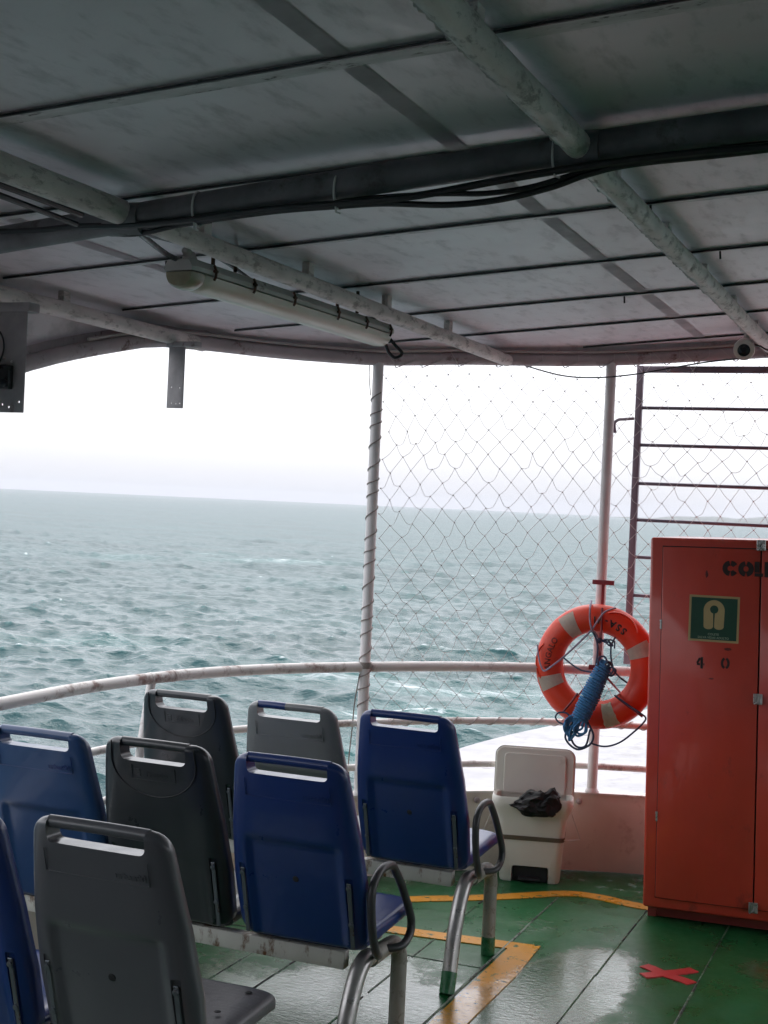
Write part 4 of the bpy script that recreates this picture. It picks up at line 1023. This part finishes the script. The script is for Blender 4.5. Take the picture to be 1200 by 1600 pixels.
    for s_, sz, yy in (('COLETE', .0125, -hs + .0305), ('SALVA VIDAS ADULTO', .0125, -hs + .0165)):
        tb = text_bm(s_, sz, .0002, .0003)
        mw = max(v.co.x for v in tb.verts) - min(v.co.x for v in tb.verts); lim = .165
        sx_ = min(1, lim / mw)
        for v in tb.verts: v.co = Vector((v.co.x * sx_, v.co.y + yy - .003, v.co.z + .0147))
        merge(b2, tb, 2, mt)
    obj('safety_sticker', b2, [M['stickergold'], M['stickergreen'], M['stickertext']], t, smooth=False, label='square green sticker with a gold life vest symbol')
build_locker()

# ------------------------------------------------------------------ waste bin
def build_bin():
    base = Vector((-1.70, 6.09, 0)); ang = R(14)
    t = thing('pedal_bin', 'white plastic pedal bin with its lid open against the bulwark', 'bin', tuple(base), inplace=False); t.rotation_euler = (0, 0, ang)
    def ring(bm, w, y0, y1, z, r, n=5): return [bm.verts.new((x, y, z)) for x, y in rrect(-w, w, y0, y1, r, n)]
    bm = bmesh.new(); R_ = []
    for w, y0, y1, z, r in ((.134, .01, .235, .002, .03), (.138, .002, .24, .012, .035), (.148, -.004, .246, .16, .035), (.157, -.010, .25, .285, .035), (.161, -.012, .252, .30, .035), (.178, -.024, .215, .335, .045), (.186, -.030, .205, .352, .05), (.186, -.030, .205, .385, .05), (.180, -.026, .200, .392, .05), (.168, -.016, .190, .388, .045), (.138, -.006, .24, .30, .04), (.125, .012, .22, .10, .04)):
        R_.append(ring(bm, w, y0 * .74, y1 * .74, z, r))
    for A, B in zip(R_, R_[1:]):
        for i in range(len(A)): bm.faces.new((A[i], A[(i + 1) % len(A)], B[(i + 1) % len(A)], B[i]))
    bm.faces.new(R_[0][::-1]); bm.faces.new(R_[-1])
    cb = bmesh.new(); prism(cb, rrect(-.082, .085, -.06, .078, .014), -.12, .12, 0, FRONT)
    bm = boolean(bm, [cb]); obj('body', bm, M['binwhite'], t, sharp=50)
    bm = bmesh.new(); box(bm, -.078, .08, .02, .024, .004, .07); rbox(bm, -.05, .05, -.015, .02, .012, .026, .005, 2); obj('pedal', bm, M['slot'], t, smooth=False)
    # lid, standing open: shallow tray seen from inside, with a raised panel
    lid = bmesh.new()
    prism(lid, rrect(-.187, .187, -.03, .225, .045, 8), -.012, .012, 0, FRONT)
    bmesh.ops.bevel(lid, geom=[e for e in lid.edges if abs(e.verts[0].co.y - e.verts[1].co.y) < 1e-6], offset=.009, segments=3, affect='EDGES')
    mt = Matrix.Translation((0, .146, .372)) @ Matrix.Rotation(R(-4), 4, 'X')
    bmesh.ops.transform(lid, matrix=mt, verts=lid.verts); L = obj('lid', lid, M['binwhite'], t, sharp=30)
    pn = bmesh.new(); prism(pn, rrect(-.147, .147, .005, .198, .026, 6), .0105, .022, 0, FRONT)
    bmesh.ops.bevel(pn, geom=[e for e in pn.edges if abs(e.verts[0].co.y - e.verts[1].co.y) < 1e-6], offset=.006, segments=3, affect='EDGES')
    bmesh.ops.transform(pn, matrix=mt, verts=pn.verts); obj('inner_panel', pn, M['binwhite'], L, sharp=30)
    bm = bmesh.new(); P = rrect(-.1525, .1525, -.0070, .1830, .034, 5)
    lo = [bm.verts.new((x * 1.004, y - .0012, .196 + .012 * (x > 0) * 0)) for x, y in P]; hi = [bm.verts.new((x * 1.012, y - .0022, .216)) for x, y in P]
    for i in range(len(P)): bm.faces.new((lo[i], lo[(i + 1) % len(P)], hi[(i + 1) % len(P)], hi[i]))
    bmesh.ops.solidify(bm, geom=bm.faces[:], thickness=.0015); obj('strap', bm, M['strap'], t)
    bm = bmesh.new()
    for sg in (-1, 1):
        bm = bmesh.new(); tube(bm, [(sg * .165, .06, .36), (sg * .225, .05, .205), (sg * .150, .01, .205)], .003, 6)
        obj('wire_holder', bm, M['wire'], t)
    # black bag pushed out of the mouth
    random.seed(4); bm = bmesh.new(); bmesh.ops.create_icosphere(bm, subdivisions=4, radius=1)
    for v in bm.verts:
        d = v.co.normalized(); n = noise.noise(d * 2.3 + Vector((3, 1, 0))) * .30 + abs(noise.noise(d * 5 + Vector((1, 7, 2)))) * .26 - abs(noise.noise(d * 9)) * .10
        v.co = Vector((d.x * .118 * (1 + n * .5), d.y * .065 * (1 + n), d.z * .062 * (1 + n)))
        if v.co.x > .04: v.co.z += .030 * math.exp(-((v.co.x - .085) / .03) ** 2) * (1 if v.co.z > 0 else .2)
        if v.co.x < -.03: v.co.z *= max(.25, 1 - (-.03 - v.co.x) / .11)
        v.co.z = max(v.co.z, -.042 + .006 * noise.noise(v.co * 60))
        v.co += Vector((.012, -.000, .358))
    for v in bm.verts: v.co = Matrix.Rotation(ang, 3, 'Z') @ v.co + base + Vector((0, 0, 0))
    o = obj('bin_bag', bm, M['bag'], sharp=24)
    tag(o, 'crumpled black bag poking out of the open white bin', 'bag')
build_bin()
for px_, py_ in ((745, 1251), (908, 1258)):
    bm = bmesh.new()
    p = at_y(px_, py_, 6.0)
    s = s_of_x(-2.0 if px_ < 800 else -1.57); p = plan_at(s) + plan_nrm(s) * .02
    lathe(bm, [(.014, 0), (.014, .01), (.008, .014)], (p.x, p.y, .335), plan_nrm(s), 12)
    obj('lug', bm, M['rim'], bw)

# ------------------------------------------------------------------ seats
YT = .0                                          # local: top of the back at y = 0, seat faces +y
def back_y(z): u = (.97 - z) / .57; return .158 * u + .018 * math.sin(min(1, max(0, u)) * math.pi) * -.5
def back_w(z):
    w = np.interp(z, [.38, .46, .58, .74, .90, .975], [.198, .208, .212, .203, .183, .172])
    if z > .922: w = w - .045 + math.sqrt(max(0, .045 ** 2 - (z - .922) ** 2)) if z < .967 else w - .045
    if z < .445: w = w - .05 + math.sqrt(max(0, .05 ** 2 - (.445 - z) ** 2))
    return w
def make_back_bm(kind):
    bm = bmesh.new(); zsx = list(np.linspace(.396, .45, 10)) + list(np.linspace(.46, .90, 45)) + list(np.linspace(.906, .9662, 15))
    nx = 46; rings = []
    for z in zsx:
        w = back_w(z); th = .026
        e = max(0, (z - .948) / .019); th *= math.sqrt(max(.04, 1 - min(1, e) ** 2))
        e = max(0, (.412 - z) / .016); th *= math.sqrt(max(.04, 1 - min(1, e) ** 2))
        r = []
        for side in (-1, 1):
            for k in range(nx):
                q = -math.cos(math.pi * (k + .0) / (nx - 1)) if side < 0 else math.cos(math.pi * k / (nx - 1))
                if (side > 0 and k in (0, nx - 1)): continue
                x = w * q; yy = th * (1 - abs(q) ** 7) ** .5 * side
                y = back_y(z) + yy + .030 * (abs(x) / .21) ** 4 * (1 if side > 0 else .35)      # sides wrap forward
                if side < 0:
                    sm = lambda a, b, v: (lambda t: t * t * (3 - 2 * t))(min(1, max(0, (v - a) / (b - a))))
                    rec = sm(.158, .134, abs(x)) * sm(.725, .700, z) if kind == 'urban' else sm(.150, .110, abs(x)) * sm(.64, .52, z) * .9
                    y += .013 * rec 
                r.append(bm.verts.new((x, y, z)))
        rings.append(r)
    n = len(rings[0])
    for A, B in zip(rings, rings[1:]):
        for i in range(n): bm.faces.new((A[i], A[(i + 1) % n], B[(i + 1) % n], B[i]))
    bm.faces.new(rings[0][::-1]); bm.faces.new(rings[-1])
    bmesh.ops.recalc_face_normals(bm, faces=bm.faces)
    cut = []
    cb = bmesh.new(); z0, z1 = (.912, 1.02) if kind == 'urban' else (.902, 1.02); prism(cb, rrect(-.128 if kind == 'urban' else -.112, .128 if kind == 'urban' else .112, z0, z1, .015 if kind == 'urban' else .019), -.12, .12, 0, FRONT); cut.append(cb)
    lean = math.atan2(.158, .57)
    for sx in (-1, 1):
        cb = bmesh.new(); zc = .515; mt = Matrix.Translation((sx * .171, back_y(zc) - .026, zc)) @ Matrix.Rotation(lean, 4, 'X')
        rbox(cb, -.0115, .0115, -.03, .012, -.125, .115, .004, 2, mat4=mt); cut.append(cb)
    return boolean(bm, cut)
BACK = {}
def build_seat(kind, m, label, grip=None, stipple=None):
    t = thing('passenger_seat', label, 'seat', (0, 0, 0), 'rows of plastic passenger seats', inplace=False)
    bk = obj('backrest', make_back_bm(kind), m, t, sharp=35)
    lean = math.atan2(.158, .57)
    mt = lambda z, dy=0, x=0: Matrix.Translation((x, back_y(z) - .026 + dy, z)) @ Matrix.Rotation(lean, 4, 'X')
    for sx in (-1, 1):
        b = bmesh.new(); rbox(b, -.0065, .0065, .003, .007, -.112, .100, .0015, 1, mat4=mt(.515, 0, sx * .171))
        for q in (.085, -.03): lathe(b, [(.008, 0), (.0075, .004), (.003, .005)], mt(.515, 0, sx * .171) @ Vector((0, .003, q)), mt(.515).to_3x3() @ Vector((0, -1, 0)), 10)
        obj('side_strip', b, M['strip'], bk, sharp=30)
    half = .1305 if kind == 'urban' else .1145
    segs = [(-half, half, m)] if not grip else [(-half, -.018, grip[0]), (-.017, half, grip[1])]
    for a, b_, mm in segs:
        b = bmesh.new(); n = 14; pts = [(a + (b_ - a) * k / n, back_y(.958) + .001, .9550 + .001 * math.sin(k / n * math.pi)) for k in range(n + 1)]
        tube(b, pts, .0145, 16)
        obj('grip_bar', b, mm, t, sharp=50)
    b = bmesh.new()
    if kind == 'urban':
        tx = text_bm('urban90', .024, .0006, .0004, 'RIGHT')
        for v in tx.verts: v.co = Vector((v.co.x + .128, v.co.y, v.co.z))
        merge(b, tx, None, mt(.852, -.0004) @ FRONT)
        for x in (-.135, .135): rbox(b, x - .0008, x + .0008, -.0012, .002, -.002, .052, .0003, 1, mat4=mt(.846))
        rbox(b, -.135, .135, -.0012, .002, -.0032, -.0022, .0003, 1, mat4=mt(.846))
        obj('embossed_name', b, m, bk, smooth=False)
        b = bmesh.new(); c_ = mt(.60, .0128) @ Vector((0, 0, 0)); lathe(b, [(.010, 0), (.009, .0015), (.004, .002)], c_, mt(.60).to_3x3() @ Vector((0, -1, 0)), 12); obj('plug', b, M['slot'], bk)
    else:
        arc = [(.145 * math.cos(R(a)), .905 + .108 * math.sin(R(a)) * (1 if a > 180 else 1)) for a in range(180, 361, 6)]
        arc = [(-.140, .958), (-.143, .93)] + arc + [(.143, .93), (.140, .958)]
        tube(b, [(x, back_y(z) - .0262 + .010 * (abs(x) / .21) ** 4, z) for x, z in arc], .0022, 6)
        obj('inlay_rim', b, M['slot'], bk)
        b = bmesh.new(); tx = text_bm('Primplas', .024, .0006, .0004)
        for v in tx.verts: v.co = Vector((v.co.x * .9 + .012, v.co.y, v.co.z))
        merge(b, tx, None, mt(.858, -.0004) @ FRONT)
        for a in ((-.066, -.060, 0, .02), (-.060, -.046, 0, .004), (-.060, -.046, .008, .012), (-.060, -.046, .016, .02)): rbox(b, a[0], a[1], -.0012, .002, a[2] - .001, a[3] + .001, .0004, 1, mat4=mt(.858))
        for x in (-.074, .074): rbox(b, x - .001, x + .001, -.0015, .002, -.01, .034, .0003, 1, mat4=mt(.858))
        rbox(b, -.070, .072, -.0018, .002, -.0125, -.0105, .0003, 1, mat4=mt(.858))
        obj('embossed_name', b, m, bk, smooth=False)
    # seat pan: shallow dished slab with rolled front
    b = bmesh.new(); rings = []; n = 40
    for k in range(34):
        u = k / 33; y = .165 + .375 * u; w = .2 + .008 * u; e = max(0, (u - .90) / .10); th = .030 * math.sqrt(max(.05, 1 - e * e)); w -= .035 * e ** 2.2
        zc = .424 + .022 * u - .018 * e; r = []
        for i in range(n):
            a = 2 * math.pi * i / n; c, s = math.cos(a), math.sin(a)
            x = w * math.copysign(abs(c) ** .35, c); z = zc + th * math.copysign(abs(s) ** .5, s)
            if s > 0: z -= .016 * math.exp(-(x / .12) ** 2) * math.sin(math.pi * min(1, u * 1.05))
            r.append(b.verts.new((x, y, z)))
        rings.append(r)
    for A, B in zip(rings, rings[1:]):
        for i in range(n): b.faces.new((A[i], A[(i + 1) % n], B[(i + 1) % n], B[i]))
    b.faces.new(rings[0][::-1]); b.faces.new(rings[-1]); bmesh.ops.recalc_face_normals(b, faces=b.faces)
    sp_ = obj('seat_pan', b, stipple or m, t, sharp=60)
    if stipple:
        for q in ((.14, .33), (-.14, .33), (.15, .47)):
            b = bmesh.new(); lathe(b, [(.009, 0), (.007, .0015)], (q[0], q[1], .4668 if q[1] < .4 else .471), (0, 0, 1), 10)
            obj('drain_hole', b, M['slot'], sp_)
    return t
def dup(root, label):
    def cp(o, par):
        c = o.copy(); COL.objects.link(c); c.parent = par
        for ch in [k for k in list(COL.objects) if k.parent == o]: cp(ch, c)
        return c
    r = cp(root, None); r['label'] = label
    return r
def stipple_mat():
    m, t, b = new_mat('stippled_grey_plastic'); g = NT(t)
    c = g.mix(g.rng(g.noise(6, 5), .3, .7), (0.095, 0.094, 0.105), (0.13, 0.128, 0.14)); g.link(c, b.inputs['Base Color'])
    br = g.n('ShaderNodeTexBrick', {'Vector': g.coord(), 'Scale': 30.0, 'Mortar Size': .02, 'Brick Width': .9, 'Row Height': .45, 'Color1': (0, 0, 0, 1), 'Color2': (0, 0, 0, 1), 'Mortar': (1, 1, 1, 1)})
    k = g.math('MULTIPLY', br.outputs['Fac'], g.rng(g.noise(17, 3), .42, .55))
    g.link(g.bump(g.math('ADD', k, g.math('MULTIPLY', g.noise(300, 2), .2)), .8, .004), b.inputs['Normal']); b.inputs['Roughness'].default_value = .36
    return m
M['stipple'] = stipple_mat()
R1, R2, R3 = 4.535, 3.535, 2.585
def put(o, x, y, dz=0.0): o.location = (x, y, dz); return o
blue = put(build_seat('urban', M['blue'], 'blue seat with looped armrest beside the white bin, in the row nearest the railing'), -1.742, R1)
put(dup(blue, 'blue seat with looped armrest in the middle row, right of the charcoal seat'), -1.708, R2)
lit_seat = put(dup(blue, 'blue seat in lit colouring in the middle row between the railing and the charcoal seat'), -2.575, R2, -.01)
for ch in [k for k in list(COL.objects) if k.parent == lit_seat]:
    for sl_ in ch.material_slots: sl_.link = 'OBJECT'; sl_.material = M['litblue']
put(dup(blue, 'blue seat left of the nearest grey seat, mostly cut off by the left edge'), -2.155, R3, -.012)
gray = put(build_seat('urban', M['gray'], 'nearest and largest grey seat with a stippled pan', stipple=M['stipple']), -1.708, R3)
put(build_seat('urban', M['palegray'], 'pale grey seat with a half blue grip bar, in the row nearest the railing', grip=(M['blue'], M['palegray'])), -2.195, R1, -.012)
blk = put(build_seat('round', M['black'], 'charcoal seat with a round inlaid handle panel, between two blue seats in the middle row'), -2.150, R2)
put(dup(blk, 'charcoal seat with a round handle panel, furthest left in the row nearest the railing'), -2.645, R1, -.012)

def build_frame(y, xr, xl, label, arm=True):
    t = thing('bench_frame', label, 'seat frame', (xr, y + .17, 0), 'tubular frames carrying the seat rows')
    b = bmesh.new(); rbox(b, xl, xr, y + .165, y + .205, .331, .384, .004, 2); obj('rear_beam', b, M['beamwhite'], t, sharp=30)
    b = bmesh.new(); rbox(b, xl, xr, y + .425, y + .465, .345, .39, .004, 2); obj('front_beam', b, M['beamwhite'], t, sharp=30)
    def leg(x):
        b = bmesh.new(); P = smooth_path([(x, y + .25, .355), (x, y + .215, .354), (x + .002, y + .165, .335), (x + .002, y + .125, .28), (x + .003, y + .085, .20), (x + .004, y + .045, .066)], 5)
        tube(b, P, .0265, 16); l = obj('leg', b, M['steel'], t)
        b = bmesh.new(); tube(b, [(x + .004, y + .0455, .068), (x + .006, y + .03, .035), (x + .006, y + .02, .002)], .0275, 16); obj('painted_foot', b, M['greenpaint'], l)
        b = bmesh.new(); tube(b, smooth_path([(x, y + .26, .345), (x, y + .40, .345), (x, y + .462, .332), (x, y + .497, .29), (x, y + .50, .22), (x, y + .50, .07)], 5), .0255, 16); l = obj('leg', b, M['steelpaint'], t)
        b = bmesh.new(); tube(b, [(x, y + .50, .0705), (x, y + .50, .002)], .0265, 16); obj('painted_foot', b, M['greenpaint'], l)
    leg(xr + .045); leg(xl + .06)
    if not arm: return
    x = xr + .10
    pts = [(x - .02, y + .235, .368), (x, y + .165, .40), (x, y + .130, .47), (x, y + .112, .56), (x, y + .125, .61), (x, y + .18, .638), (x, y + .255, .634), (x, y + .292, .608), (x, y + .35, .55), (x, y + .42, .463), (x, y + .447, .415), (x, y + .435, .378), (x - .005, y + .38, .358), (x - .055, y + .34, .352)]
    b = bmesh.new(); tube(b, smooth_path(pts, 5), .0128, 12); obj('armrest', b, M['rubber'], t)
build_frame(R1, -1.60, -2.86, 'seat frame with white beam and steel legs, carrying the row nearest the railing')
build_frame(R2, -1.58, -2.80, 'seat frame with rust streaked white beam, carrying the middle row')
build_frame(R3, -1.58, -2.80, 'seat frame under the nearest grey seat, mostly hidden by its back', False)

# ------------------------------------------------------------------ unseen walls added behind and to the right to block and bounce light
bm = bmesh.new(); box(bm, -2.9, 2.3, -3.2, -3.1, .004, 2.3); box(bm, 2.3, 2.4, -3.2, .2, .004, 2.42)
o = obj('light_shaping_wall', bm, mat('light_shaping_white', (0.74, 0.71, 0.71), 0.6), smooth=False); o['kind'] = 'structure'

# ------------------------------------------------------------------ rain haze over the water
bm = bmesh.new(); box(bm, -5400, 5400, -5400, 5400, SEA - 1.6, 34)
m = bpy.data.materials.new('rain_haze'); m.use_nodes = True; m.node_tree.nodes.clear()
vo = m.node_tree.nodes.new('ShaderNodeVolumePrincipled'); mo = m.node_tree.nodes.new('ShaderNodeOutputMaterial')
vo.inputs['Color'].default_value = (0.70, 0.70, 0.74, 1); vo.inputs['Density'].default_value = 0.00029; vo.inputs['Anisotropy'].default_value = 0.3
m.node_tree.links.new(vo.outputs[0], mo.inputs['Volume'])
o = obj('haze', bm, m, smooth=False); tag(o, kind='stuff')
